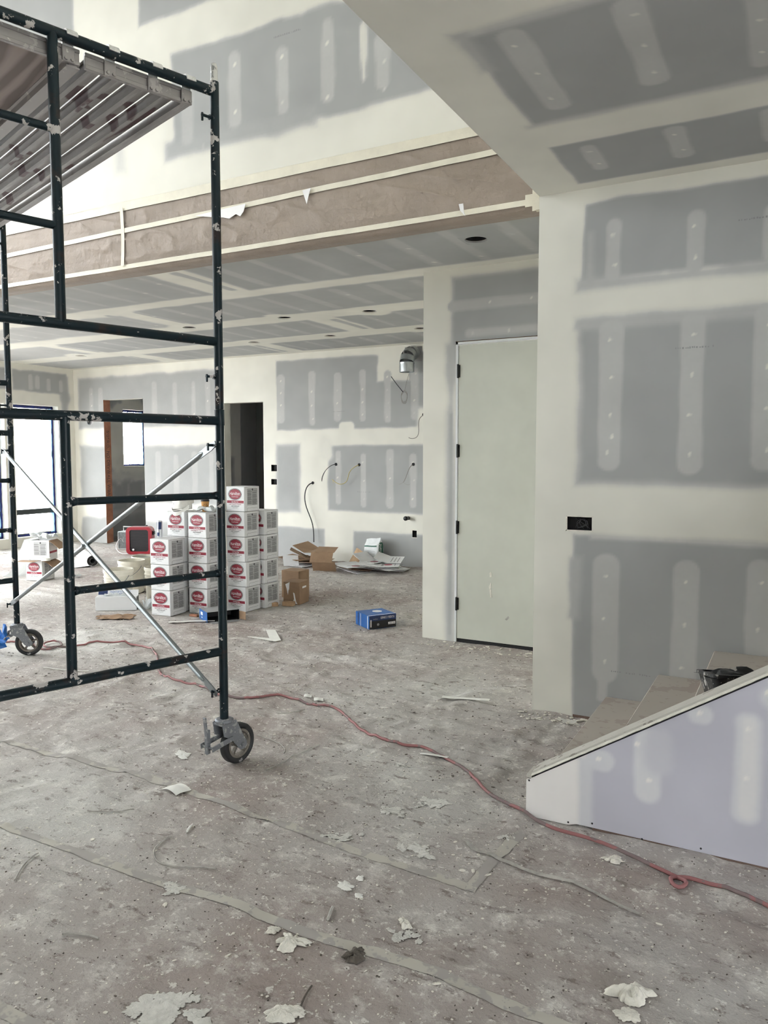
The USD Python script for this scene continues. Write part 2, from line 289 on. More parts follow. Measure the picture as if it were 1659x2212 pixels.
def mudmask(u, v, shapes, seed):
    """joint compound over board paper: 0 bare paper, about 0.45 a thin skim, 1 full mud"""
    P = np.stack([u, v, np.full_like(u, seed * 3.7)], 1)
    wob = fbm(P * [4.5, 4.5, 1], 4, seed) - .5; wob2 = fbm(P * [2.2, 2.2, 1] + 40, 3, seed + 9) - .5
    out = np.ones_like(u)
    for s in shapes:
        k = s[0]
        if k == 'base': out[:] = s[1]; continue
        if k in 'gc':   # rectangle: u0 u1 v0 v1 value softness wobble
            u0, u1, v0, v1, val = s[1:6]; soft = s[6] if len(s) > 6 else .03; wb = s[7] if len(s) > 7 else .10
            cx, cy, hx, hy = (u0 + u1) / 2, (v0 + v1) / 2, abs(u1 - u0) / 2, abs(v1 - v0) / 2
            dx, dy = np.abs(u - cx) - hx, np.abs(v - cy) - hy
            if k == 'c':
                rr = min(hx, hy) * .9; d = np.hypot(np.maximum(dx + rr, 0), np.maximum(dy + rr, 0)) + np.minimum(np.maximum(dx + rr, dy + rr), 0) - rr
            else: d = np.maximum(dx, dy)
            d = d + (wob * wb + wob2 * wb * .6) * .7
            cov = smooth01(.5 - d / (2 * soft))
        elif k == 'o':  # round patch
            cx, cy, r, val = s[1:5]; soft = s[5] if len(s) > 5 else .03
            d = np.hypot(u - cx, v - cy) - r + wob * r * .9; cov = smooth01(.5 - d / (2 * soft))
        elif k == 's':  # screw dot
            cx, cy, r, val = s[1:5]; cov = smooth01(.5 - (np.hypot(u - cx, v - cy) - r) / .012)
        out = out + (val - out) * cov
    return out
def studs(cols, z0, z1, val=.42, w=.10, screws=True, seed=0, n=3):
    r = np.random.default_rng(seed); out = []
    for x in cols:
        a, b = z0 + r.uniform(-.02, .04), z1 + r.uniform(-.05, .02); ww = w * r.uniform(.8, 1.25)
        out.append(('c', x - ww / 2, x + ww / 2, a, b, val, .012, .045))
        if screws:
            for k in range(n): out.append(('s', x + r.uniform(-.012, .012), a + (b - a) * (k + .5) / n, .008, .95))
    return out
def boarded(root, us, breaks, vs_fn, holes, place, shapes, seed, m, flip=False, along='v', pname='drywall_panel'):
    """one grid per drywall sheet; the sheets meet at the seams under the mud"""
    for p, q in zip(breaks[:-1], breaks[1:]):
        if along == 'v': g, U, V = grid(us, vs_fn(p, q), holes, place, flip)
        else: g, U, V = grid(vs_fn(p, q), us, holes, place, flip)
        part(root, pname, g, m, True, prim={'mud': mudmask(U, V, shapes, seed)})
def rev(x0, x1, z0, z1, y0, y1, t=.012, bottom=True):
    """the lining of an opening in a wall across y"""
    o = [bx(x0 - t, x0, y0, y1, z0, z1), bx(x1, x1 + t, y0, y1, z0, z1), bx(x0 - t, x1 + t, y0, y1, z1, z1 + t)]
    if bottom: o.append(bx(x0 - t, x1 + t, y0, y1, z0 - t, z0))
    return o
def allmud(root, name, mesh, m=None, val=1.0):
    mesh = J(mesh) if isinstance(mesh, list) else mesh
    return part(root, name, mesh, m or M['drywall'], False, prim={'mud': np.full(len(mesh.vertices), val)})

# ---------------------------------------------------------------- floor: sheets of builder's paper over a slab
FLATS = [(-2.45, 2.99, .25), (-5.25, 3.88, .25), (-5.1, 5.95, .6), (-4.7, 5.6, .3), (-3.35, 6.05, .3), (-6.0, 5.6, .6), (-8.3, 6.35, .4), (-4.7, 6.7, .4)]
def floor_h(x, y):
    P = np.stack([x, y, np.zeros_like(x)], -1)
    w1 = fbm(P * [1.6, 3.0, 1] + 11, 3, 3) - .5; w2 = fbm(P * [2.8, 2.0, 1] + 31, 3, 6) - .5
    Q_ = np.stack([x + .35 * w2, y + .25 * w1, np.zeros_like(x)], -1)
    r = 1 - np.abs(2 * noise(Q_ * [2.6, 6.5, 1] + 5, 5) - 1); r2 = 1 - np.abs(2 * noise(Q_ * [6.5, 10.0, 1] + 2, 8) - 1); r3 = 1 - np.abs(2 * noise(Q_ * [9.0, 5.0, 1] + 7, 18) - 1)
    zone = .30 + .70 * smooth01((noise(P * [.5, .7, 1] + 3, 12) - .2) / .5)
    flat = np.ones_like(x)
    for fx, fy, fr in FLATS: flat = np.minimum(flat, .15 + .85 * smooth01((np.hypot(x - fx, y - fy) - fr * .5) / fr))
    return flat * (w1 * .016 + zone * (.021 * r ** 1.8 + .012 * r2 ** 1.8 + .008 * r3 ** 2 - .0125)) - .002
flr = thing('floor', kind='structure')
part(flr, 'slab', bx(-15.2, 5.2, -6.2, 12.6, -.30, -.02), M['framing'])
SHEETS = [-6.0, -1.0, .4, 1.29, 1.99, 2.52, 3.43, 4.34, 5.25, 6.16, 7.07, 7.98, 8.89, 9.8, 12.4]
for a, b in zip(SHEETS[:-1], SHEETS[1:]):
    near = .4 <= a < 6.2
    step = .022 if near else (.045 if 0.3 < b else .15)
    if b <= .5: step = .12
    xs = np.r_[axis(-15.0, -7.0, .09), axis(-7.0, .9, step)[1:], axis(.9, 5.0, .15)[1:]] if near else axis(-15.0, 5.0, max(step, .05))
    g, U, V = grid(xs, axis(a, b, step), [], lambda u, v: (u, v, floor_h(u, v)))
    part(flr, 'paper_sheet', g, M['floor'], True)

# ---------------------------------------------------------------- right wall (behind the stair) with its outlet hole
wr = thing('wall_right', kind='structure')
OUT = (-1.18, -1.038, 1.120, 1.196)
sh = [('base', 1.0), ('g', -1.118, 6, 2.545, 2.975, .0, .018, .06), ('g', -1.132, 6, 1.39, 2.29, .0, .05, .07), ('g', -1.136, 6, -.1, 1.085, .0, .022, .05),
      ('g', -1.16, 6, 2.28, 2.34, .30, .04, .10), ('g', -1.15, 6, 2.49, 2.55, .30, .04, .06), ('g', -1.16, -1.10, .60, .95, .30, .03, .10), ('g', -1.04, 6, 1.075, 1.105, .55, .02, .05),
      ('c', -1.100, -1.055, 2.52, 2.82, .30, .03, .02)]
colx = [-.95, -.52, -.15, .27, .69, 1.1]
sh += studs(colx, 2.52, 2.845, w=.095, seed=1, n=2) + studs(colx, 1.47, 2.34, w=.115, seed=2, n=4) + studs(colx, .25, 1.02, w=.125, seed=3, n=3)
sh += [('c', -.99, -.93, .12, .32, .42, .012, .05), ('s', -.935, 1.66, .010, .95)]
boarded(wr, np.r_[axis(XS, .4, .013, OUT[:2]), axis(.4, 4.9, .1)[1:]], [0, 1.24, 2.41, ZC], lambda p, q: axis(p, q, .013, OUT[2:]), [OUT], lambda u, v: (u, np.full_like(u, YR), v), sh, 1, M['drywall'])
allmud(wr, 'corner_return', bx(XS, XS + .013, YR + .0005, YR + .12, 0, ZC))
part(wr, 'framing', [bx(XS + .013, 4.9, YR + .10, YR + .12, 0, ZC)], M['framing'])
part(wr, 'outlet_box', [bx(OUT[0] - .004, OUT[0], YR + .001, YR + .06, OUT[2], OUT[3]), bx(OUT[1], OUT[1] + .004, YR + .001, YR + .06, OUT[2], OUT[3]), bx(OUT[0], OUT[1], YR + .055, YR + .06, OUT[2], OUT[3]),
                       bx(OUT[0], OUT[1], YR + .001, YR + .06, OUT[2] - .004, OUT[2]), bx(OUT[0], OUT[1], YR + .001, YR + .06, OUT[3], OUT[3] + .004)], M['black'], label='black recessed outlet box')
rw = random.Random(5)
part(wr, 'box_wire', [tube(spline([(-1.115 + rw.uniform(-.03, .05), YR + .05, 1.185), (-1.10 + rw.uniform(-.03, .04), YR + .02, 1.16), (-1.10 + rw.uniform(-.04, .05), YR + .03, 1.128)], 5), .0016, 5) for _ in range(9)], M['wire_dark'])
part(wr, 'hole_edge', [bx(OUT[0] - .009, OUT[1] + .009, YR - .003, YR - .0005, OUT[3] + .001, OUT[3] + .007), bx(OUT[0] - .009, OUT[1] + .007, YR - .003, YR - .0005, OUT[2] - .008, OUT[2] - .001),
                      bx(OUT[0] - .010, OUT[0] - .002, YR - .003, YR - .0005, OUT[2] - .006, OUT[3] + .006)], M['mudwhite'])
def imprint(root, x0, z0, w, y, seed, h=.012):
    """the faint grey stamp on the board's paper, too small to read"""
    r = random.Random(seed); o = []; x = x0
    while x < x0 + w:
        k = r.uniform(.004, .010)
        if r.random() < .80: o.append(bx(x, x + k, y - .0006, y - .0001, z0 + r.uniform(0, .003), z0 + h * r.uniform(.6, 1)))
        x += k + r.uniform(.002, .008)
    part(root, 'board_stamp', o, M['print_grey'], kind='stuff')
imprint(wr, -.62, 2.128, .21, YR, 1); imprint(wr, -.34, 2.764, .17, YR, 2); imprint(wr, -.91, .303, .23, YR, 3)
# the skirt where the board stops short of the floor
part(wr, 'bottom_plate', bx(XS + .25, .6, YR - .004, YR - .0005, 0, .018), M['plate'])

# ---------------------------------------------------------------- wall with the door, further back
wd = thing('wall_middle', kind='structure')
DX0, DX1, DZ = -2.481, -1.50, 2.474
sh = [('base', 1.0), ('g', -2.515, -1.3, 2.30, 2.985, .0, .04, .05), ('g', -2.56, -2.48, -.1, 2.45, .30, .05, .10), ('c', -2.56, -1.2, 2.715, 2.80, .38, .014, .03), ('c', -2.40, -1.2, 2.50, 2.565, .42, .02, .02),
      ('c', -2.53, -2.505, .05, 1.9, .10, .01, .01), ('s', -2.33, 2.53, .008, .95), ('s', -2.03, 2.53, .008, .95), ('s', -2.19, 2.76, .008, .95), ('s', -1.85, 2.76, .008, .95)]
boarded(wd, axis(XP, -1.37, .016, (DX0, DX1)), [0, 1.2, 2.41, ZC], lambda p, q: axis(p, q, .016, (DZ,)), [(DX0, DX1, -1, DZ)], lambda u, v: (u, np.full_like(u, YD), v), sh, 2, M['drywall'])
allmud(wd, 'corner_return', bx(XP, XP + .013, YD + .0005, YB - .002, 0, ZC))
part(wd, 'framing', [bx(XP + .013, DX0, YD + .014, YD + .11, 0, ZC - .002), bx(DX0, -1.37, YD + .014, YD + .11, DZ + .002, ZC - .002)], M['framing'])
allmud(wd, 'side_return', bx(-1.37, -1.357, YR + .125, YD + .11, 0, ZC - .002))
d1 = thing('door_1', kind='structure')
jt = .019
part(d1, 'jamb', bx(DX0 + .006, DX0 + .006 + jt, YD - .012, YD + .10, 0.004, DZ - .008), M['jambwhite'])
part(d1, 'head_jamb', bx(DX0 + .006, DX1, YD - .012, YD + .10, DZ - .008 - jt, DZ - .008), M['jambwhite'])
part(d1, 'door_slab', cb(DX0 + .030, DX1 - .01, YD - .006, YD + .034, .034, DZ - .032, .002), M['door'])
part(d1, 'threshold', bx(DX0 + .026, DX1, YD + .004, YD + .09, .0, .031), M['dark'])
for z in (2.233, 1.589, .962, .325):
    h = sub(d1, 'hinge')
    part(h, 'knuckle', T(cyl(.0085, -.055, .055, 12), (DX0 + .027, YD - .016, z)), M['blackmetal'])
    part(h, 'hinge_leaf', bx(DX0 + .022, DX0 + .044, YD - .0085, YD - .0062, z - .05, z + .05), M['blackmetal'])
def blob(poly_pts, th, m=None): return ext(Polygon(poly_pts).buffer(.003), th)
for pts in ([(-2.165, .60), (-2.155, .61), (-2.15, .575), (-2.163, .57)], [(-2.17, .49), (-2.155, .52), (-2.158, .48), (-2.166, .47)], [(-2.165, .465), (-2.155, .465), (-2.15, .405), (-2.16, .408)]):
    part(d1, 'mud_smear', T(blob(pts, .003), (0, YD - .006, 0), rx=PI / 2), M['mudwhite'], label='splash of dried joint compound')
part(d1, 'scuff_mark', T(blob([(-2.03, .235), (-2.005, .26), (-2.0, .25), (-2.02, .23)], .0006), (0, YD - .0061, 0), rx=PI / 2), M['stickgrey'])

# ---------------------------------------------------------------- back wall with two openings and hanging wires
wb = thing('wall_back', kind='structure')
O1, O2 = (-10.652, -9.712, -1, 2.502), (-7.975, -7.212, -1, 2.362)
E1, E2, E3 = (-7.069, -6.966, 1.305, 1.402), (-7.072, -6.969, 1.101, 1.184), (-4.668, -4.604, .415, .509)
holes = [O1, O2, E1, E2, E3]
sh = [('base', 1.0), ('g', -11.27, -8.02, 2.02, 2.90, .05, .05, .08), ('g', -11.27, -8.06, .75, 1.71, .05, .06, .10), ('g', -11.27, -8.05, -.1, .45, .12, .05, .12),
      ('g', -6.95, -4.30, 1.925, 2.95, .0, .03, .06), ('g', -6.97, -6.54, .70, 1.71, .04, .06, .06), ('g', -6.05, -4.3, .74, 1.70, .0, .035, .07), ('g', -6.97, -6.11, -.1, .465, .06, .03, .05), ('g', -5.62, -4.3, -.1, .46, .02, .03, .06),
      ('g', -5.22, -4.72, 2.58, 3.1, 1.0, .03, .07), ('c', -5.86, -5.60, 1.88, 2.03, 1.0, .02, .04), ('c', -6.20, -5.95, 1.45, 1.85, .8, .05, .10), ('g', -4.62, -4.3, 1.85, 2.2, .9, .05, .1), ('g', -8.10, -7.05, 2.30, 2.55, 1.0, .08, .1)]
sh += studs([-6.88, -6.32, -5.88, -5.46, -5.06, -4.64], 1.99, 2.76, w=.11, seed=4, n=4) + studs([-5.87, -5.45, -5.02, -4.66], .80, 1.62, w=.10, seed=5, n=3)
sh += studs([-10.95, -10.72, -9.45, -9.0, -8.6, -8.3], 2.08, 2.75, w=.10, val=.3, seed=6, n=3) + studs([-9.4, -9.0, -8.6, -8.25], .85, 1.6, w=.10, val=.28, seed=7, screws=False)
boarded(wb, axis(XL, XP, .022, [h for H in holes for h in H[:2]]), [0, .59, 1.82, ZC], lambda p, q: axis(p, q, .022, [h for H in holes for h in H[2:]]), holes, lambda u, v: (u, np.full_like(u, YB), v), sh, 3, M['drywall'])
TW = .15
allmud(wb, 'opening_lining', [bx(O1[1], O1[1] + .012, YB + .0005, YB + TW, 0, O1[3]), bx(O1[0], O1[1], YB + .0005, YB + TW, O1[3], O1[3] + .012)])
allmud(wb, 'opening_lining', [bx(O2[0] - .012, O2[0], YB + .0005, YB + TW, 0, O2[3]), bx(O2[1], O2[1] + .012, YB + .0005, YB + TW, 0, O2[3]), bx(O2[0], O2[1], YB + .0005, YB + TW, O2[3], O2[3] + .012)])
stud = sub(wb, 'door_stud')
part(stud, 'stud_board', cb(O1[0] - .04, O1[0] - .001, YB + .003, YB + TW, 0, O1[3] + .01, .002), M['redwood'], label='bare red-brown laminated stud lining the opening')
def wall_text(txt, h): return text_mesh(txt, h, .0006)
tm = T(wall_text('NO DRYWALL WRAP', .062), (0, 0, 0))
tm.apply_transform(np.array([[0, 0, 1, O1[0] - .001], [0, 0, 0, 0], [-1, 0, 0, 0], [0, 0, 0, 1.0]]) + np.array([[0, 0, 0, 0], [0, 1, 0, YB + .045], [0, 0, 0, 1.62], [0, 0, 0, 0]]))
part(stud, 'lettering', tm, M['print_black'])
tm = T(wall_text('5\'0" R.O.', .055)); tm.apply_transform(np.array([[0, 0, 1, O1[0] - .001], [0, 1, 0, YB + .05], [-1, 0, 0, 1.98], [0, 0, 0, 1.0]]))
part(stud, 'lettering', tm, M['print_black'])
part(wb, 'framing', [bx(XL, O1[0] - .04, YB + .10, YB + TW, 0, ZC), bx(O1[1] + .012, O2[0] - .012, YB + .10, YB + TW, 0, ZC), bx(O2[1] + .012, -2.6, YB + .10, YB + TW, 0, ZC),
                     bx(O1[0] - .04, O1[1] + .012, YB + .10, YB + TW, O1[3] + .012, ZC), bx(O2[0] - .012, O2[1] + .012, YB + .10, YB + TW, O2[3] + .012, ZC)], M['framing'])
for E_ in (E1, E2, E3):
    part(wb, 'outlet_box', [bx(E_[0] - .003, E_[0], YB + .001, YB + .06, E_[2], E_[3]), bx(E_[1], E_[1] + .003, YB + .001, YB + .06, E_[2], E_[3]), bx(E_[0], E_[1], YB + .055, YB + .06, E_[2], E_[3]),
                            bx(E_[0], E_[1], YB + .001, YB + .06, E_[2] - .003, E_[2]), bx(E_[0], E_[1], YB + .001, YB + .06, E_[3], E_[3] + .003),
                            *[tube(spline([(E_[0] + .03 + .02 * k, YB + .05, E_[2] + .01), (E_[0] + .04 + .015 * k, YB + .02, E_[2] + .05), (E_[0] + .05, YB + .03, E_[3] - .012)], 4), .003, 5) for k in range(2)]], M['black'], label='black outlet box without a cover')
    part(wb, 'hole_edge', [bx(E_[0] - .008, E_[1] + .008, YB - .003, YB - .0005, E_[3] + .001, E_[3] + .008), bx(E_[0] - .008, E_[1] + .008, YB - .003, YB - .0005, E_[2] - .008, E_[2] - .001)], M['mudwhite'])
imprint(wb, -5.98, 2.17, .22, YB, 4); imprint(wb, -5.55, 1.02, .22, YB, 5)

# ---------------------------------------------------------------- left wall of the far room, windows down to the floor
wl = thing('wall_left', kind='structure')
WINS = [(8.275, 9.146, .17, 2.390), (7.20, 8.11, .17, 2.390), (4.75, 7.02, .05, 2.80)]
XT = -7.2
TALL = [(a, a + 1.45, .25, 2.6) for a in (1.2, 2.85)] + [(a, a + 1.45, 3.0, 5.7) for a in (-.5, 1.2, 2.85)]
SIDE = [(-11.25, -9.40, .12, 2.80), (-9.30, -7.40, .12, 2.80)]
sh = [('base', 1.0), ('g', 8.28, 9.33, 2.62, 2.96, .0, .03, .10), ('g', 7.0, 8.20, 2.62, 2.96, .0, .03, .06), ('o', 9.30, 2.52, .10, .15, .08), ('g', 9.22, 9.36, 1.9, 2.9, .1, .06, .08), ('g', 9.24, 9.36, .6, 1.3, .2, .06, .08)]
sh += studs([8.62, 8.75, 8.97, 9.22, 7.4, 7.8], 2.64, 2.88, w=.08, seed=8, screws=False)
yb_ = [h for H in WINS for h in H[:2]]; zb_ = [.05, .17, 2.39, 2.80]
boarded(wl, axis(4.6, YB, .024, yb_), [0, 1.82, ZC], lambda p, q: axis(p, q, .024, zb_), WINS, lambda u, v: (np.full_like(u, XL), u, v), sh, 4, M['drywall'], flip=True)
g, U, V = grid(axis(-6, 4.6, .3, [h for H in TALL for h in H[:2]]), axis(0, ZH, .3, [h for H in TALL for h in H[2:]]), TALL, lambda u, v: (np.full_like(u, XT), u, v), True)
wt = thing('wall_west', kind='structure')
part(wt, 'drywall_panel', g, M['drywall'], prim={'mud': np.full(len(U), .75)})
g, U, V = grid(axis(XL, XT, .3, [h for H in SIDE for h in H[:2]]), axis(0, ZC, .3, (.12, 2.80)), SIDE, lambda u, v: (u, np.full_like(u, 4.6), v), True)
part(wt, 'drywall_panel', g, M['drywall'], prim={'mud': np.full(len(U), .75)})
part(wt, 'roof_edge', bx(XL - .2, XT - .02, 4.3, YBM + .4, ZC + .1, ZC + .3), M['framing'])
def xwindow(n, x0, hole, t=.17, mull=None, film=False, f=.045):
    """a window in a wall across x; x0 the room face, the glass towards -x"""
    y0, y1, z0, z1 = hole; w = thing('window_%d' % n, kind='structure')
    xo = x0 - t
    allmud(w, 'reveal', [bx(xo, x0 - .0005, y0 - .012, y0, z0, z1), bx(xo, x0 - .0005, y1, y1 + .012, z0, z1), bx(xo, x0 - .0005, y0 - .012, y1 + .012, z1, z1 + .012), bx(xo, x0 - .0005, y0 - .012, y1 + .012, z0 - .012, z0)])
    xf = xo + .03
    part(w, 'window_frame', [cb(xo - .03, xf, y0, y0 + f, z0, z1), cb(xo - .03, xf, y1 - f, y1, z0, z1), cb(xo - .03, xf, y0, y1, z0, z0 + f), cb(xo - .03, xf, y0, y1, z1 - f, z1)], M['frame_dark'])
    zs = [z0 + f] + ([mull[0], mull[1]] if mull else []) + [z1 - f]
    if mull: part(w, 'transom', cb(xo - .03, xf + .005, y0 + f, y1 - f, mull[0], mull[1]), M['frame_dark'])
    for a, b in zip(zs[::2], zs[1::2]): part(w, 'pane', bx(xo - .004, xo, y0 + f, y1 - f, a, b) if film else quad('x', xo - .002, y0 + f, y1 - f, a, b), M['pane'])
    if film:
        r = np.random.default_rng(n)
        def ragged(a, b, wd, vert):
            k = 40; t_ = np.linspace(a, b, k); e1 = r.normal(0, .006, k); e2 = r.normal(0, .006, k)
            P = [(wd[0] + e, s) for e, s in zip(e1, t_)] + [(wd[1] + e, s) for e, s in zip(e2[::-1], t_[::-1])]
            return Polygon(P if vert else [(q, p) for p, q in P]).buffer(0)
        def plate(poly):
            ms = [ext(q, .002) for q in getattr(poly, 'geoms', [poly]) if q.area > 1e-6]; m = J(ms)
            m.apply_transform(np.array([[0, 0, 1, xf + .004], [1, 0, 0, 0], [0, 1, 0, 0], [0, 0, 0, 1.0]])); return m
        for nm, po in (('tape_strip', ragged(z0, z1, (y1 - .038, y1 - .010), True)), ('tape_strip', ragged(z0, z1, (y0 + .010, y0 + .035), True)), ('tape_strip', ragged(y0, y1, (z1 - .04, z1 - .008), False)), ('tape_strip', ragged(y0, y1, (z0 + .006, z0 + .03), False))):
            part(w, nm, plate(po), M['bluetape'], label='ragged strip of blue painter\'s tape')
        part(w, 'film_edge', plate(sbox(y1 - .115, z0 + .02, y1 - .030, z1 - .02)), M['film'], label='edge of the clear masking film')
        part(w, 'film_edge', plate(sbox(y0 + .03, z0 + .02, y0 + .08, z1 - .02)), M['film'], label='edge of the clear masking film')
for n, h in enumerate(WINS): xwindow(n + 1, XL, h, mull=(.54, .625), film=n < 2)
for n, h in enumerate(TALL): xwindow(n + 6, XT, h)
for n, (a, b, c, d) in enumerate(SIDE):
    w = thing('window_%d' % (n + 30), kind='structure')
    part(w, 'window_frame', [bx(a, a + .05, 4.45, 4.599, c, d), bx(b - .05, b, 4.45, 4.599, c, d), bx(a, b, 4.45, 4.599, d - .05, d), bx(a, b, 4.45, 4.599, c, c + .05)], M['frame_dark'])
    part(w, 'pane', quad('y', 4.50, a + .05, b - .05, c + .05, d - .05), M['pane'])
part(wl, 'cladding', [bx(XL - .20, XL - .17, a, b, c, d) for a, b, c, d in
     [(4.5, 4.74, -.2, ZC + .3), (4.74, 7.03, 2.812, ZC + .3), (4.74, 7.03, -.2, .038), (7.03, YB + .2, 2.402, ZC + .3), (7.03, YB + .2, -.2, .158), (7.03, 7.19, .158, 2.402), (8.11, 8.275, .158, 2.402), (9.146, YB + .2, .158, 2.402)]], M['framing'])
part(wt, 'cladding', [bx(XT - .20, XT - .17, a, b, c, d) for a, b, c, d in [(-6, -.5, -.2, ZH), (-.5, 1.2, -.2, 2.99), (4.3, 4.6, 0, ZH), (1.2, 4.3, -.2, .24), (-.5, 4.3, 2.61, 2.99), (-.5, 4.3, 5.71, ZH)] + [(a + 1.45, a + 1.7, .24, 5.71) for a in (1.2,)] + [(.95, 1.2, 2.99, 5.71)]], M['framing'])

# ---------------------------------------------------------------- rooms beyond the two openings
wf = thing('wall_far', kind='structure')
FW = (10.60, 11.27, 1.335, 2.42); FW2 = (11.45, 12.1, 1.335, 2.42); Y2 = 12.2
sh = [('base', 0.02), ('o', 10.85, 1.86, .80, .9, .12), ('g', 9.6, 13, 1.05, 1.22, .6, .08, .1), ('g', 9.6, 13, .40, .50, .4, .05, .1)] + studs([10.3, 10.7, 11.1, 11.5], .50, 1.0, val=.3, seed=9)
boarded(wf, axis(YB + TW, Y2, .03, FW[:2] + FW2[:2]), [0, 1.22, ZC], lambda p, q: axis(p, q, .03, FW[2:]), [FW, FW2], lambda u, v: (np.full_like(u, XL), u, v), sh, 5, M['drywall'], flip=True)
allmud(wf, 'side_return', [bx(-8.78, -8.75, YB + TW, Y2, 0, ZC), bx(XL - .17, -8.75, Y2, Y2 + .1, 0, ZC)], val=.1)
allmud(wf, 'lid', bx(XL - .17, -8.75, YB + TW, Y2, ZC, ZC + .02), val=.4)
part(wf, 'cladding', [bx(XL - .20, XL - .17, YB + .2, FW[0] - .014, -.2, ZC), bx(XL - .20, XL - .17, FW[1] + .014, FW2[0] - .014, -.2, ZC), bx(XL - .20, XL - .17, FW2[1], Y2 + .1, -.2, ZC), bx(XL - .20, XL - .17, FW[0] - .014, FW2[1], -.2, FW[2] - .014), bx(XL - .20, XL - .17, FW[0] - .014, FW2[1], FW[3] + .014, ZC)], M['framing'])
xwindow(5, XL, FW, film=True, f=.03); xwindow(45, XL, FW2)
wh = thing('wall_hall', kind='structure')
sh = [('base', .02), ('g', -9.3, -8.9, 1.2, 3, .5, .05, .1), ('g', -7.9, -6.0, 1.15, 1.35, .6, .05, .1)] + studs([-8.5, -8.1, -7.7], 1.4, 2.3, seed=10)
boarded(wh, axis(-8.76, -5.4, .05), [0, 1.22, ZC], lambda p, q: axis(p, q, .05), [], lambda u, v: (u, np.full_like(u, 11.3), v), sh, 6, M['drywall'])
sh2 = [('base', .75), ('g', 10.2, 10.32, .9, 1.5, .1, .05, .1)]
g, U, V = grid(axis(YB + TW, 10.5, .05), axis(0, ZC, .05), [], lambda u, v: (np.full_like(u, -8.47), u, v), True)
part(wh, 'drywall_panel', g, M['drywall'], True, prim={'mud': mudmask(U, V, sh2, 7)})
allmud(wh, 'corner_return', bx(-8.76, -8.47, 10.5, 10.52, 0, ZC), val=.2)
allmud(wh, 'side_return', bx(-5.4, -5.38, YB + TW, 11.3, 0, ZC), val=.1); allmud(wh, 'lid', bx(-8.77, -5.38, YB + TW, 11.3, ZC, ZC + .02), val=.2)

# ---------------------------------------------------------------- ceiling of the low room, with cut-outs for recessed lights
ce = thing('ceiling', kind='structure')
CANS = [(-2.035, 5.125), (-4.013, 7.12), (-5.02, 7.012), (-5.267, 8.342), (-6.47, 8.334), (-4.018, 8.364), (-6.394, 7.007), (-9.665, 8.207)]
RC = .078
hol = [(x - .10, x + .10, y - .10, y + .10) for x, y in CANS]
sh = [('base', 1.0), ('g', -4.46, -1.3, 4.4, 5.69, .05, .04, .06), ('g', -9.2, -4.86, 4.4, 5.69, .13, .04, .08), ('g', -12, -9.5, 4.4, 5.69, .30, .06, .1), ('g', -6.2, -2.6, 5.93, 6.86, .10, .04, .10), ('g', -11.3, -6.5, 6.05, 6.86, .22, .08, .16),
      ('g', -4.50, -2.6, 7.22, 8.13, .10, .04, .10), ('g', -9.0, -4.86, 7.22, 8.13, .10, .04, .10), ('g', -11.3, -9.3, 7.22, 8.13, .30, .07, .1), ('g', -6.35, -2.6, 8.50, 9.32, .10, .04, .07), ('g', -8.7, -6.7, 8.50, 9.32, .15, .04, .07), ('g', -11.3, -9.1, 8.5, 9.35, .26, .06, .08)]
cx_ = [-1.75 - .406 * k for k in range(23)]
for (y0, y1), sd in (((4.8, 5.66), 11), ((5.98, 6.80), 12), ((7.28, 8.06), 13), ((8.55, 9.28), 14)): sh += studs(cx_, y0, y1, val=.30, w=.085, seed=sd, n=4)
sh += [('o', x, y, .22 if i else .0, 1.0, .04) for i, (x, y) in enumerate(CANS) if i]
boarded(ce, axis(XL, XS, .028, [h for H in hol for h in H[:2]]), [YBM, 5.81, 7.03, 8.25, YB], lambda p, q: axis(p, q, .028, [h for H in hol for h in H[2:]]), hol, lambda u, v: (u, v, np.full_like(u, ZC)), sh, 8, M['drywall'], flip=True)
for i, (x, y) in enumerate(CANS):
    ann = sbox(-.10, -.10, .10, .10).difference(Point(0, 0).buffer(RC, 24))
    allmud(ce, 'cutout_patch', T(ext(ann, .012), (x, y, ZC)), val=1.0 if i else .02)
part(ce, 'framing', bx(XL, XS, YBM + .3, YB, ZC + .14, ZC + .3), M['framing'])
where = ['nearest the paper-wrapped beam', 'middle row, rightmost of three', 'middle row, just right of the scaffold post', 'back row, midway between post and duct', 'back row, nearest the scaffold post', 'half hidden behind the door wall corner', 'middle row, left of the scaffold post', 'alone in the far left corner']
for i, (x, y) in enumerate(CANS):
    t = thing('recessed_light_can', 'dark open recessed light can in the ceiling, ' + where[i], 'light fitting', (x, y, ZC))
    part(t, 'can_wall', J(lathe([(RC - .001, .013), (RC - .001, .12), (RC - .006, .12), (RC - .006, .013), (RC - .001, .013)], 28)), M['dark'], True)
    part(t, 'can_top', cyl(RC - .002, .118, .121), M['dark'])
    part(t, 'socket', cyl(.022, .06, .118, 14), M['heater_face'], True)

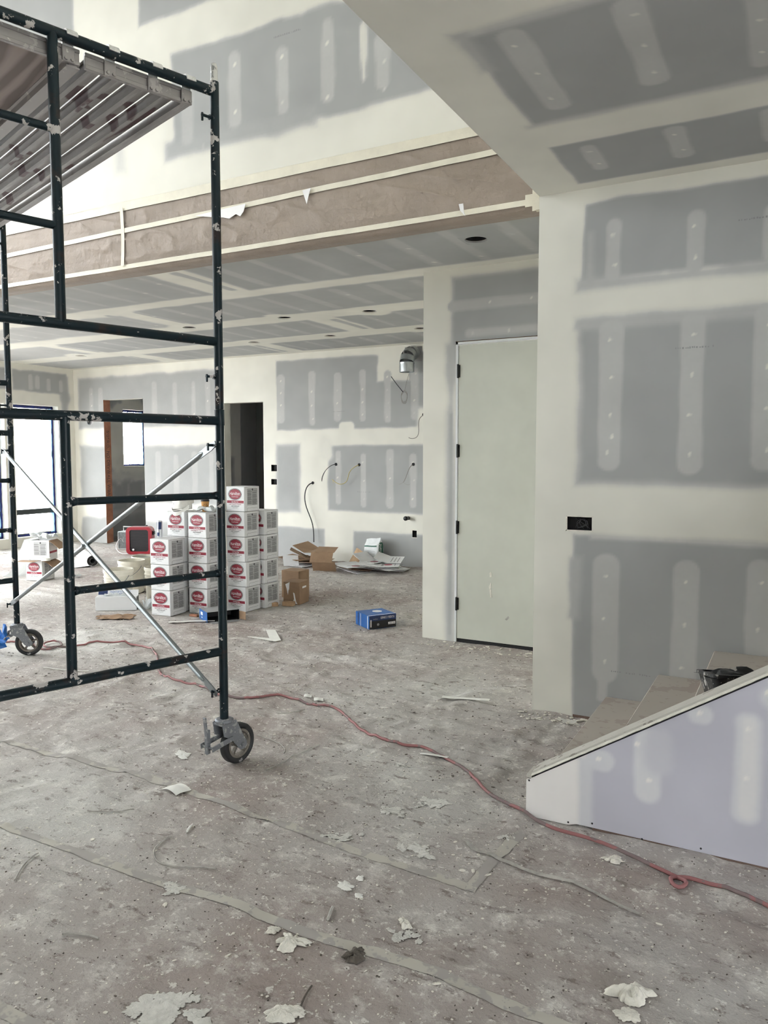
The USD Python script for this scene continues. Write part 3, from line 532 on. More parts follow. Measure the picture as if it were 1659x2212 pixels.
# ---------------------------------------------------------------- soffit over the stair, upper wall, the tall space
so = thing('ceiling_low', kind='structure')
sh = [('base', 1.0), ('g', -1.125, 6, 2.655, 3.515, .0, .025, .08), ('g', -1.125, 6, 3.785, 4.355, .0, .02, .05), ('g', -1.125, 6, -7, 2.38, .0, .03, .06), ('g', -1.16, 6, 3.49, 3.54, .5, .03, .05), ('g', -1.16, 6, 2.62, 2.68, .5, .03, .05), ('g', -1.16, -1.08, 2.62, 2.95, .35, .04, .10)]
cc = [-.96, -.555, -.165, .24, .65]
sh += studs(cc, 2.67, 3.39, val=.43, w=.115, seed=15, n=3) + studs(cc, 3.83, 4.22, val=.43, w=.085, seed=16, n=2) + studs(cc, 1.5, 2.2, seed=17)
for p, q, st in ((-6.0, 1.2, .15), (1.2, 2.43, .02), (2.43, 3.65, .014), (3.65, YR, .014)):
    g, U, V = grid(np.r_[axis(XS, .5, st), axis(.5, 5.0, .12)[1:]], axis(p, q, st), [], lambda u, v: (u, v, np.full_like(u, ZC)), True)
    part(so, 'drywall_panel', g, M['drywall'], True, prim={'mud': mudmask(U, V, sh, 9)})
allmud(so, 'soffit_edge', bx(XS, XS + .013, -6, YR + .118, ZC + .0005, ZC + .45))
part(so, 'framing', bx(XS + .013, 5, -6, YR, ZC + .10, ZC + .4), M['framing'])
allmud(so, 'loft_wall', bx(XS + .0, XS + .1, -6, YU, ZC + .45, ZH), val=.8)
wu = thing('wall_upper', kind='structure')
sh = [('base', 1.0), ('g', -4.30, -1.0, 3.86, 4.58, .0, .03, .10), ('g', -4.62, -1.0, 4.89, 5.75, .0, .03, .10), ('g', -8, -5.36, 3.86, 4.62, .05, .04, .08), ('g', -8.5, -5.36, 4.85, 5.75, .0, .03, .06), ('g', -4.38, -3.0, 3.82, 3.95, .12, .05, .08), ('g', -4.94, -4.80, 3.80, 4.20, .55, .06, .04)]
sh += [('c', x - .055, x + .055, 3.98 - .04, z1, .40, .014, .05) for x, z1 in ((-3.70, 4.47), (-3.275, 4.40), (-2.90, 4.50), (-2.475, 4.30))] + [('c', -2.64, -2.60, 4.02, 4.40, .75, .012, .05), ('c', -4.22, -4.10, 3.9, 4.4, .3, .02, .05)]
sh += [('s', x, z, .009, .95) for x, z in ((-3.70, 4.38), (-3.70, 4.05), (-3.28, 4.33), (-3.27, 4.02), (-2.90, 4.33), (-2.90, 3.98), (-2.47, 4.12), (-2.47, 3.93), (-4.0, 3.86))]
for p, q in ((3.562, 4.73), (4.73, 5.95)):
    g, U, V = grid(np.r_[axis(XL, -6.6, .25), axis(-6.6, XS + .1, .022)[1:]], axis(p, q, .022), [], lambda u, v: (u, np.full_like(u, YU), v))
    part(wu, 'drywall_panel', g, M['drywall'], True, prim={'mud': mudmask(U, V, sh, 10)})
allmud(wu, 'drywall_panel', bx(XL, XS, YU, YU + .012, 5.95, ZH))
part(wu, 'framing', bx(XL, XS, YU + .014, YU + .12, 3.58, ZH), M['framing'])
imprint(wu, -3.36, 4.47, .24, YU, 6, .016)
chh = thing('ceiling_high', kind='structure')
allmud(chh, 'drywall_panel', bx(XT - .2, XS + .1, -6.2, YU + .2, ZH, ZH + .1), val=.7)
wq = thing('wall_rear', kind='structure')
RW = [(a, a + 1.6, 3.1, 5.6) for a in (-6.0,)]
g, U, V = grid(axis(XT, 5, .4, [h for H in RW for h in H[:2]]), axis(0, ZH, .4, [h for H in RW for h in H[2:]]), RW, lambda u, v: (u, np.full_like(u, -6.0), v), True)
part(wq, 'drywall_panel', g, M['drywall'], prim={'mud': np.full(len(U), .7)})
for n, (a, b, c, d) in enumerate(RW):
    w = thing('window_%d' % (20 + n), kind='structure')
    part(w, 'window_frame', [bx(a, a + .05, -6.1, -6.001, c, d), bx(b - .05, b, -6.1, -6.001, c, d), bx(a, b, -6.1, -6.001, d - .05, d), bx(a, b, -6.1, -6.001, c, c + .05)], M['frame_dark'])
    part(w, 'pane', quad('y', -6.08, a + .05, b - .05, c + .05, d - .05), M['pane'])
we = thing('wall_east', kind='structure')
EH = (-3.0, 1.2, .1, 2.6)
g, U, V = grid(axis(-6.0, YR, .4, EH[:2]), axis(0, ZC, .4, EH[2:]), [EH], lambda u, v: (np.full_like(u, 4.9), u, v))
part(we, 'drywall_panel', g, M['drywall'], prim={'mud': np.full(len(U), .5)})
w = thing('window_40', kind='structure')
part(w, 'window_frame', [bx(4.9, 4.98, EH[0], EH[0] + .06, EH[2], EH[3]), bx(4.9, 4.98, EH[1] - .06, EH[1], EH[2], EH[3]), bx(4.9, 4.98, -.83, -.77, EH[2], EH[3]), bx(4.9, 4.98, EH[0], EH[1], EH[3] - .06, EH[3]), bx(4.9, 4.98, EH[0], EH[1], EH[2], EH[2] + .06)], M['frame_dark'])
part(w, 'pane', quad('x', 4.94, EH[0], EH[1], EH[2], EH[3]), M['pane'])
gr = thing('ground', kind='structure')
part(gr, 'ground_surface', bx(5.0, 70, -6.25, 12.7, -.35, -.30), M['ground'])
part(gr, 'ground_surface', [bx(-90, XL - .25, -80, 90, -.35, -.30), bx(XL - .25, XT - .25, -80, 4.4, -.34, -.29), bx(XT - .25, 70, -80, -6.25, -.35, -.30), bx(XL - .25, 70, 12.7, 90, -.35, -.30)], M['ground'])

# ---------------------------------------------------------------- the beam wrapped in kraft paper
bm = thing('beam', kind='structure')
part(bm, 'beam_core', bx(XL, XS - .002, YBM + .03, YBM + .21, 3.045, 3.552), M['framing'])
prof = [(YBM + .008, 3.552), (YBM + .004, 3.5), (YBM, 3.4), (YBM - .004, 3.25), (YBM, 3.12), (YBM + .002, 3.07), (YBM + .012, 3.030), (YBM + .035, 3.014), (YBM + .09, 3.010), (YBM + .15, 3.016), (YBM + .205, 3.028), (YBM + .222, 3.052)]
pp = spline([(0, y, z) for y, z in prof], 9)
nxs = np.r_[axis(XL, -6.6, .12), axis(-6.6, XS - .004, .02)[1:]]
Ub, Vb = np.meshgrid(nxs, np.arange(len(pp)), indexing='ij')
PB = np.stack([Ub, pp[Vb, 1], pp[Vb, 2]], -1)
sl = np.cumsum(np.r_[0, np.linalg.norm(np.diff(pp, axis=0), axis=1)])[Vb]
Q = np.stack([Ub * 1.0 + sl * 1.2, sl * 5.5 - Ub * .9, np.zeros_like(Ub)], -1)
wr_ = fbm(Q * [2.2, 1.6, 1], 4, 21) - .5; wr2 = (1 - np.abs(2 * noise(np.stack([Ub * 3.0 + sl, sl * 9 - Ub * 2.5, np.zeros_like(Ub)], -1), 31) - 1)) ** 3
tz = np.minimum(np.minimum(np.abs(PB[..., 2] - (3.29 + (3.383 - 3.29) * (Ub + 7.5) / 6.11)), np.abs(PB[..., 2] - 3.053)), np.abs(PB[..., 2] - 3.52) - .012)
disp = (wr_ * .026 + wr2 * .012) * (.12 + .88 * smooth01((tz - .018) / .05)) * np.clip(np.minimum(sl, sl.max() - sl) / .05, 0, 1)
PB[..., 1] -= disp * np.clip((sl.max() - sl) / .3, 0, 1); PB[..., 2] -= disp * .5 * (sl > .53)
nyb = len(pp); i, j = np.meshgrid(np.arange(len(nxs) - 1), np.arange(nyb - 1), indexing='ij'); a = (i * nyb + j).ravel()
FB = np.vstack([np.stack([a, a + 1, a + nyb + 1], 1), np.stack([a, a + nyb + 1, a + nyb], 1)])
part(bm, 'paper_wrap', trimesh.Trimesh(PB.reshape(-1, 3), FB, process=False), M['kraft_wrap'], True)
def beam_tape(x0, za, x1, zb, w, seed):
    n = max(4, int(abs(x1 - x0) / .06)); xs = np.linspace(x0, x1, n); zs = np.linspace(za, zb, n) + .006 * (fbm(np.stack([xs * 1.7, xs * 0, xs * 0], 1), 2, seed) - .5)
    yy = np.interp(zs, [p[1] for p in prof[:7]][::-1], [p[0] for p in prof[:7]][::-1]) - .0125
    def f(u, v):
        k = u * (n - 1); z0 = np.interp(k, np.arange(n), zs); y0 = np.interp(k, np.arange(n), yy)
        return np.stack([x0 + (x1 - x0) * u, y0 + .001 * np.sin(k * 1.3), z0 + (v - .5) * w], 0)
    return sheet(n, 3, f, .0012)
part(bm, 'tape_strip', beam_tape(-7.5, 3.29, XS - .01, 3.383, .036, 1), M['tape'], True)
part(bm, 'tape_strip', beam_tape(-7.5, 3.055, XS - .01, 3.050, .034, 2), M['tape'], True)
part(bm, 'tape_strip', beam_tape(-7.5, 3.515, XS - .01, 3.525, .062, 3), M['tape'], True)
part(bm, 'tape_strip', T(sheet(3, 12, lambda u, v: np.stack([(u - .5) * .034 + .012 * np.sin(v * 3), 0 * u, v * .45], 0), .0012), (-4.80, YBM - .016, 3.06)), M['tape'], True)
part(bm, 'top_trim', cb(XL, XS - .002, YBM - .006, YU - .002, 3.548, 3.558, .002), M['tape'])
part(bm, 'shadow_gap', bx(XL, XS, YU - .016, YU - .004, 3.558, 3.561), M['print_grey'])
part(bm, 'end_tape', [bx(XS - .10, XS - .03, YBM - .020, YBM - .017, 3.02, 3.09), bx(XS - .055, XS - .012, YBM - .024, YBM - .021, 2.99, 3.16), bx(XS - .03, XS - .002, YBM - .05, YBM - .01, 2.985, 3.05)], M['tape'], label='crossed pieces of tape at the beam end')
for nm, pts in (('torn_paper', [(-4.02, 3.335), (-3.85, 3.342), (-3.55, 3.352), (-3.57, 3.30), (-3.60, 3.27), (-3.64, 3.292), (-3.70, 3.268), (-3.76, 3.285), (-3.88, 3.305)]), ('torn_paper', [(-3.06, 3.365), (-2.99, 3.372), (-3.01, 3.32), (-3.025, 3.27)]), ('torn_paper', [(-1.90, 3.10), (-1.87, 3.10), (-1.865, 3.05), (-1.855, 3.02), (-1.89, 3.06)])):
    part(bm, nm, T(ext(Polygon(pts), .002), (0, YBM - .024, 0), rx=PI / 2), M['print_white'], label='torn white flap of paper hanging from the wrap')

# ---------------------------------------------------------------- stair and its low sloping wall
ws = thing('wall_stair', kind='structure')
SLP = (.752 - .189) / (-.07 + .96)
top = lambda x: .189 + SLP * (x + .96)
cap_t = .025; TH = .10
us = np.r_[axis(-.985, .6, .010), axis(.6, 3.2, .08)[1:]]
g, U, V = grid(us, np.linspace(0, 1, 90), [], lambda u, v: (u, np.full_like(u, YST), .012 * np.clip((u + .80) * 30, 0, 1) + v * (np.where(u < -.96, .168 + (u + .985) * .8, top(u)) - .016 - .012 * np.clip((u + .80) * 30, 0, 1))))
zz = g.vertices[:, 2]
sh = [('base', 0.0), ('g', -1.2, -.735, -.1, .6, 1.0, .035, .10), ('g', -.76, -.70, -.05, .30, .42, .02, .06), ('c', -.72, -.62, .26, .345, .42, .012, .08), ('c', -.345, -.245, .515, .60, .45, .012, .08), ('c', -.535, -.44, .17, .46, .48, .015, .06), ('c', -.49, -.40, .30, .47, .22, .03, .10),
      ('c', -.18, -.075, .16, .60, .45, .015, .05), ('c', -.155, -.095, .18, .58, .60, .012, .05), ('c', -.10, 0, .62, .70, .42, .02, .06), ('g', -.95, -.85, -.05, .16, .93, .02, .05)] + [('s', x, z, .008, 1.0) for x, z in ((-.68, .31), (-.53, .40), (-.48, .26), (-.30, .565), (-.13, .53), (-.13, .34), (-.07, .68))]
part(ws, 'drywall_panel', g, M['drywall_purple'], True, prim={'mud': mudmask(U, zz, sh, 12)})
allmud(ws, 'end_face', bx(-.985, -.973, YST + .0005, YST + TH, 0, .160), M['drywall_purple'])
back = ext(Polygon([(-.972, 0), (3.2, 0), (3.2, top(3.2) - .02), (-.955, top(-.955) - .02), (-.972, .158)]), .012)
part(ws, 'back_panel', T(back, (0, YST + TH, 0), rx=PI / 2), M['framing'])
part(ws, 'bottom_plate', bx(-.70, 3.2, YST + .003, YST + .03, 0, .016), M['plate'])
def capboard(z0, z1, y0, y1, bite):
    n = 90; xs = np.linspace(-.963, 3.2, n); r = np.random.default_rng(4)
    lo = [(x, top(x) + z0) for x in xs]; hi = [(x + .004, top(x) + z1) for x in xs[::-1]]
    return T(ext(Polygon(lo + hi), y1 - y0), (0, y1, 0), rx=PI / 2)
part(ws, 'cap_board', capboard(-.020, -.002, YST + .002, YST + TH + .004, 0), M['dark'])
r_ = np.random.default_rng(6)
part(ws, 'cap_board', capboard(0.0, .013, YST + .006, YST + TH - .004, 0), M['capboard'])
fl = sheet(60, 5, lambda u, v: np.stack([-.963 + u * .9, YST - .004 + v * .03, top(-.963 + u * .9) - .006 + .014 * np.sqrt(v) + .004 * (fbm(np.stack([u * 40, v * 3, u * 0], -1), 3, 5) - .5)], 0), .003)
part(ws, 'mud_edge', fl, M['mudwhite'], True)
part(ws, 'cap_board', cb(-.985, -.945, YST + .002, YST + TH - .002, .166, .186, .004), M['capboard'])
for x, z in ((-.972, .158), (-.80, .012), (-.70, .030), (-.50, .012), (-.28, .028)):
    part(ws, 'nail_hole', T(cyl(.004, 0, .0008, 10), (x, YST - .0004, z), rx=PI / 2), M['dark'])
st = thing('staircase', kind='structure')
for k in range(9):
    x0 = -.915 + .285 * k; z1 = .157 + .170 * k
    t = sub(st, 'step')
    part(t, 'tread', cb(x0 - .02, x0 + .285, YST + TH + .006, YR - .006, z1 - .03, z1, .004), M['tread'])
    part(t, 'riser', bx(x0, x0 + .018, YST + TH + .006, YR - .006, max(0, z1 - .17), z1 - .03), M['tread'])

# ---------------------------------------------------------------- the scaffold tower
P1 = np.array([-2.467, 2.901]); RZ = math.atan2(.952, .307); DEP = 2.967
def S(s, d, z):     # tower coordinates: s along a frame (away from the camera), d from the near frame to the far one
    return np.array([P1[0] + .307 * s - .952 * d, P1[1] + .952 * s + .307 * d, z])
tw = thing('scaffold_tower', 'dark green rolling scaffold tower with mud-splashed pipe frames on casters', 'scaffold', (P1[0], P1[1], 0), RZ)
R0 = .0215
def pipe(a, b, r=R0): return tube([a, b], r, 14)
for d in (0, DEP):
    for s in (0.0, -1.52):
        part(tw, 'post', J(pipe((s, d, .25), (s, d, 1.765)), T(cyl(R0 + .0025, 1.70, 1.775, 16), (s, d, 0))), M['steel'], True)
        part(tw, 'post', pipe((s, d, 1.777), (s, d, 3.295)), M['steel'], True)
        part(tw, 'stud_pin', tube([(s, d, 3.285), (s, d, 3.365), (s, d, 3.378)], [.0165, .0165, .012], 14), M['steel_worn'], True, label='mud-whitened connecting stud on top of the post')
    for z in (.592, 1.722, 2.098, 3.252): part(tw, 'cross_bar', pipe((-1.50, d, z), (-.018, d, z), R0 if z not in (3.252,) else .0225), M['steel'], True)
    part(tw, 'inner_post', pipe((-.743, d, .60), (-.743, d, 1.715)), M['steel'], True)
    part(tw, 'inner_post', pipe((-.745, d, 2.10), (-.745, d, 3.245)), M['steel'], True)
    for z in (.981, 1.361): part(tw, 'rung', J(pipe((-.73, d, z), (-.018, d, z), .0165), *[tube([(s, d, z), (s - g_ * .022, d, z)], [.0165, .021], 12) for s, g_ in ((-.042, -1), (-.70, 1))]), M['steel'], True)
    for z in (2.491, 2.873): part(tw, 'rung', pipe((-1.50, d, z), (-.757, d, z), .0165), M['steel'], True)
    for s in (0.0, -1.52):
        sg = -1 if s == 0 else 1
        for z in (.398 if d == 0 else .411, 1.604 if d == 0 else 1.590, 1.930, 3.130):
            part(tw, 'brace_pin', J(tube([(s, d, z), (s + sg * .070, d, z)], .0065, 10), bx(s + sg * .062, s + sg * .070, d - .004, d + .004, z - .026, z + .010), T(cyl(.012, -.002, .002, 12), (s + sg * .028, d, z), ry=PI / 2)), M['steel'])
for s in (0.0, -1.52):
    sg = -1 if s == 0 else 1
    for q, (z0, z1) in enumerate(((1.604, .411), (.398, 1.590))):
        so_ = s + sg * (.038 + .016 * q); a, b = np.array([so_, 0, z0]), np.array([so_, DEP, z1]); u = (b - a) / np.linalg.norm(b - a)
        br = sub(tw, 'brace')
        part(br, 'brace_tube', tube([a + u * .10, a + u * .13, b - u * .13, b - u * .10], [.006, .0145, .0145, .006], 12), M['galv'], True, label='galvanised diagonal brace tube')
        n_ = np.array([0, -u[2], u[1]])
        for e, t in ((a, u), (b, -u)):
            poly = [e - t * .025 + n_ * .012, e + t * .02 + n_ * .0185, e + t * .14 + n_ * .0165, e + t * .14 - n_ * .0165, e + t * .02 - n_ * .0185, e - t * .025 - n_ * .012]
            lo = [p - np.array([.003, 0, 0]) for p in poly]; hi = [p + np.array([.003, 0, 0]) for p in poly]
            part(br, 'flattened_end', trimesh.convex.convex_hull(np.array(lo + hi)), M['galv'])
        if q: part(br, 'pivot_bolt', T(cyl(.009, -.03, .012, 10), ((a + b) / 2), ry=PI / 2), M['galv'])
def caster(parent, loc, ang, lever):
    c = sub(parent, 'caster', loc, ang); w = .085; wr_ = .1015
    part(c, 'swivel_ring', lathe([(.0, .232), (.040, .232), (.046, .236), (.046, .247), (.038, .252), (.020, .253), (0, .253)], 30), M['cast'], True)
    prof_ = [(.074, -.020), (.090, -.023), (.098, -.021), (wr_, -.013), (wr_, .013), (.098, .021), (.090, .023), (.074, .020), (.072, 0), (.074, -.020)]
    part(c, 'tyre', T(lathe(prof_, 44), (w, 0, wr_), rx=PI / 2), M['rubber'], True, label='black rubber tyre')
    hub = [lathe([(.062, -.019), (.0735, -.019), (.0735, .019), (.062, .019), (.062, -.019)], 40), lathe([(0, -.026), (.020, -.026), (.022, -.018), (.022, .018), (.020, .026), (0, .026)], 24)]
    for k in range(5):
        hub.append(T(cb(.014, .068, -.007, .007, -.010, .010, .003), rz=k * 2 * PI / 5 + .4))
    part(c, 'wheel_hub', T(J(hub), (w, 0, wr_), rx=PI / 2), M['hub'], 30, label='five-spoke cast wheel centre')
    for sg in (-1, 1):
        pl = Polygon([(-.040, .236), (.044, .236), (.062, .20), (.085, .155), (.112, .110), (.113, .094), (.100, .080), (.078, .080), (.060, .095), (.020, .150), (-.030, .175)]).buffer(.004)
        part(c, 'fork', T(ext(pl, .005), (0, sg * .034 + .0025, 0), rx=PI / 2), M['cast'])
    part(c, 'fork', cb(-.042, .046, -.037, .037, .222, .236, .004), M['cast'])
    part(c, 'axle_bolt', T(cyl(.010, -.045, .045, 6), (w, 0, wr_), rx=PI / 2), M['cast'])
    if lever:
        part(c, 'brake_lever', J(T(cb(-.120, .02, -.003, .003, -.013, .013, .002), (0, -.041, .150), ry=-.12), T(cb(-.120, .02, -.003, .003, -.013, .013, .002), (0, .041, .150), ry=-.12), T(cyl(.007, -.045, .045, 10), (-.108, 0, .136), rx=PI / 2), cb(-.124, -.098, -.010, .010, .105, .225, .004), T(cb(-.006, .006, -.009, .009, 0, .085, .003), (-.118, 0, .205), ry=-.10)), M['cast'])
    else:
        part(c, 'brake_lever', J(cb(-.075, -.035, -.03, .03, .150, .170, .004), T(cb(-.006, .006, -.022, .022, -.04, .04, .003), (-.075, 0, .165), ry=.5)), M['cast'])
dirn = lambda dx, dy: math.atan2(dy, dx) - RZ
caster(tw, (0, 0, 0), dirn(.12, .99), True)
caster(tw, (0, DEP, 0), dirn(.80, .60), False)
caster(tw, (-1.52, 0, 0), dirn(.5, .8), True); caster(tw, (-1.52, DEP, 0), dirn(.5, .8), False)

from shapely import union_all as J_union
# deck planks hooked over the top bars
def deck(name, label, s0, s1, hooks, wood):
    d_ = thing(name, label, 'scaffold plank', S(0, 0, 3.155), RZ)
    L0, L1 = .034, DEP - .034
    for e, (da, db) in enumerate(((.026, .034 + .012), (DEP - .046, DEP - .026))):
        pr = sub(d_, 'end_bracket')
        part(pr, 'bracket_channel', [cb(s0, s1, da, db, .012, .030, .002), cb(s0, s1, da + .006, db, .026, .066, .002), cb(s0, s1, da, db, .062, .078, .002)], M['alu'])
        for q, h in enumerate(hooks):
            part(pr, 'bracket_lug', J(cb(h - .026, h + .026, da - .008, da + .004, .010, .072, .002), *[T(cyl(.008, 0, .008, 6), (h + o, da - .008, .022), rx=PI / 2) for o in (-.012, .014)]), M['alu'])
        for h in hooks:
            dc = 0 if e == 0 else DEP; ang = np.linspace(-.15 * PI, 1.0 * PI, 12) if e == 0 else np.linspace(1.15 * PI, 0, 12)
            ro, ri = .030, .0235; zc = 3.252 - 3.155
            P_ = [(dc + ro * math.cos(t), zc + ro * math.sin(t)) for t in ang] + [(dc + ri * math.cos(t), zc + ri * math.sin(t)) for t in ang[::-1]]
            sd_ = 1 if e == 0 else -1
            m = ext(Polygon(P_), .045); m.apply_transform(np.array([[0, 0, 1, h - .0225], [1, 0, 0, 0], [0, 1, 0, 0], [0, 0, 0, 1.0]]))
            part(pr, 'hook', J(m, cb(h - .0225, h + .0225, dc + sd_ * .0235, dc + sd_ * .032, .060, zc + .006, .001)), M['alu_light'])
    if not wood:
        slits_ = [-.4985, -.3855, -.2667, -.153]; eds = [s0 - .005] + slits_ + [s1 + .005]; ribs = []; los = []
        for a, b in zip(eds[:-1], eds[1:]):
            a, b = a + .0037, b - .0037; w2 = b - a; zt, zb2, t_ = .052, .014, .0030
            if w2 > .09:
                u0, u1, u2, u3 = a + w2 * .10, a + w2 * .16, a + w2 * .40, a + w2 * .46
                lo = [(a, zt - t_), (u0, zt - t_), (u1, zb2), (u2, zb2), (u3, zt - t_), (b, zt - t_)]; ribs.append((u1, u2))
            else: lo = [(a, zb2), (b, zb2)]; ribs.append((a, b))
            los.append(lo)
        marks = [[(-.545, .30), (-.53, .40), (-.50, .43), (-.475, .38), (-.475, .32), (-.50, .28)], [(-.455, .31), (-.40, .28), (-.395, .315), (-.45, .345)], [(-.456, .455), (-.405, .462), (-.464, .415)], [(-.311, .306), (-.277, .273), (-.262, .29), (-.245, .37), (-.262, .34), (-.285, .31)],
                 [(-.309, .481), (-.279, .455), (-.262, .49), (-.250, .555), (-.268, .53), (-.29, .49)], [(-.180, .25), (-.165, .33), (-.175, .55), (-.195, .72), (-.215, .70), (-.205, .50), (-.20, .33)], [(-.365, .56), (-.34, .555), (-.345, .60), (-.37, .61)],
                 [(-.514, 1.18), (-.41, 1.215), (-.41, 1.245), (-.50, 1.22)], [(-.45, 1.30), (-.42, 1.33), (-.43, 1.40), (-.46, 1.36)], [(-.330, 1.44), (-.26, 1.45), (-.25, 1.52), (-.27, 1.50)], [(-.225, 1.29), (-.17, 1.24), (-.165, 1.30), (-.21, 1.35)], [(-.31, 1.98), (-.25, 2.0), (-.24, 2.10), (-.27, 2.06)], [(-.38, 1.43), (-.35, 1.44), (-.35, 1.52), (-.38, 1.50)]]
        import shapely
        uni = J_union([Polygon(p).buffer(.014).buffer(-.004) for p in marks])
        for lo in los:
            loop = [(lo[0][0], zt)] + lo + [(lo[-1][0], zt)]; dense = []
            for p, q in zip(loop, loop[1:] + loop[:1]):
                k_ = max(1, int(math.hypot(q[0] - p[0], q[1] - p[1]) / .006)) if min(p[1], q[1]) < zt else 1
                dense += [(p[0] + (q[0] - p[0]) * t_ / k_, p[1] + (q[1] - p[1]) * t_ / k_) for t_ in range(k_)]
            dense = np.array(dense); nd = len(dense); ys = np.linspace(L0 + .01, L1 - .01, 230)
            V = np.stack([np.repeat(dense[None, :, 0], len(ys), 0), np.repeat(ys[:, None], nd, 1), np.repeat(dense[None, :, 1], len(ys), 0)], -1).reshape(-1, 3)
            i, j = np.meshgrid(np.arange(len(ys) - 1), np.arange(nd), indexing='ij'); k_ = (j + 1) % nd
            q4 = np.stack([i * nd + j, i * nd + k_, (i + 1) * nd + k_, (i + 1) * nd + j], -1).reshape(-1, 4)
            m = trimesh.Trimesh(V, np.vstack([q4[:, [0, 2, 1]], q4[:, [0, 3, 2]]]), process=False)
            if m.face_normals[np.argmin(m.triangles_center[:, 2])][2] > 0: m.invert()
            jit = (fbm(np.c_[V[:, :2] * 30, V[:, 2] * 30], 3, 4) - .5) * .012
            dd_ = shapely.distance(uni, shapely.points(V[:, 0], V[:, 1])) + jit
            part(d_, 'deck_board', m, M['alu_sprayed'], prim={'spray': smooth01(1 - dd_ / .010) * (V[:, 2] < zt - .001)})
    else:
        part(d_, 'plywood_sheet', bx(s0 + .05, s1 - .05, L0, L1, .048, .060), M['plywood'], label='weathered plywood deck panel')
        for a, b in ((s0, s0 + .055), (s1 - .055, s1)):
            sec = Polygon([(a, 0), (b, 0), (b, .006), (b - .01, .006), (b - .01, .04), (b, .044), (b, .066), (a, .066), (a, .044), (a + .01, .04), (a + .01, .006), (a, .006)])
            m = ext(sec, L1 - L0); m.apply_transform(np.array([[1, 0, 0, 0], [0, 0, 1, L0], [0, 1, 0, 0], [0, 0, 0, 1.0]])); m.fix_normals()
            part(d_, 'side_rail', m, M['alu'])
        for y in (.98, 1.95): part(d_, 'stiffener', cb(s0 + .05, s1 - .05, y - .025, y + .025, .012, .047, .003), M['alu'])
    return d_
deck('scaffold_plank', 'aluminium scaffold plank with maroon spray marks underneath, hooked beside the end post', -.600, -.108, (-.495, -.297, -.098 - .035), False)
deck('scaffold_plank', 'wider scaffold plank with plywood underside, left of the all-metal plank', -1.125, -.622, (-.672, -1.06), True)
tp = [trimesh.convex.convex_hull(np.random.default_rng(k).normal(0, 1, (14, 3)) * [.022, .020, .034] + o) for k, o in enumerate(((0, 0, .16), (-.03, .01, .12), (-.055, .0, .13), (-.09, .02, .075), (.012, -.01, .20)))]
solo('tape_wad', [T(m, S(-.075, DEP + .045, 0)) for m in tp], M['bluetape2'], 'crumpled bright blue tape wound on the far caster', 'tape')

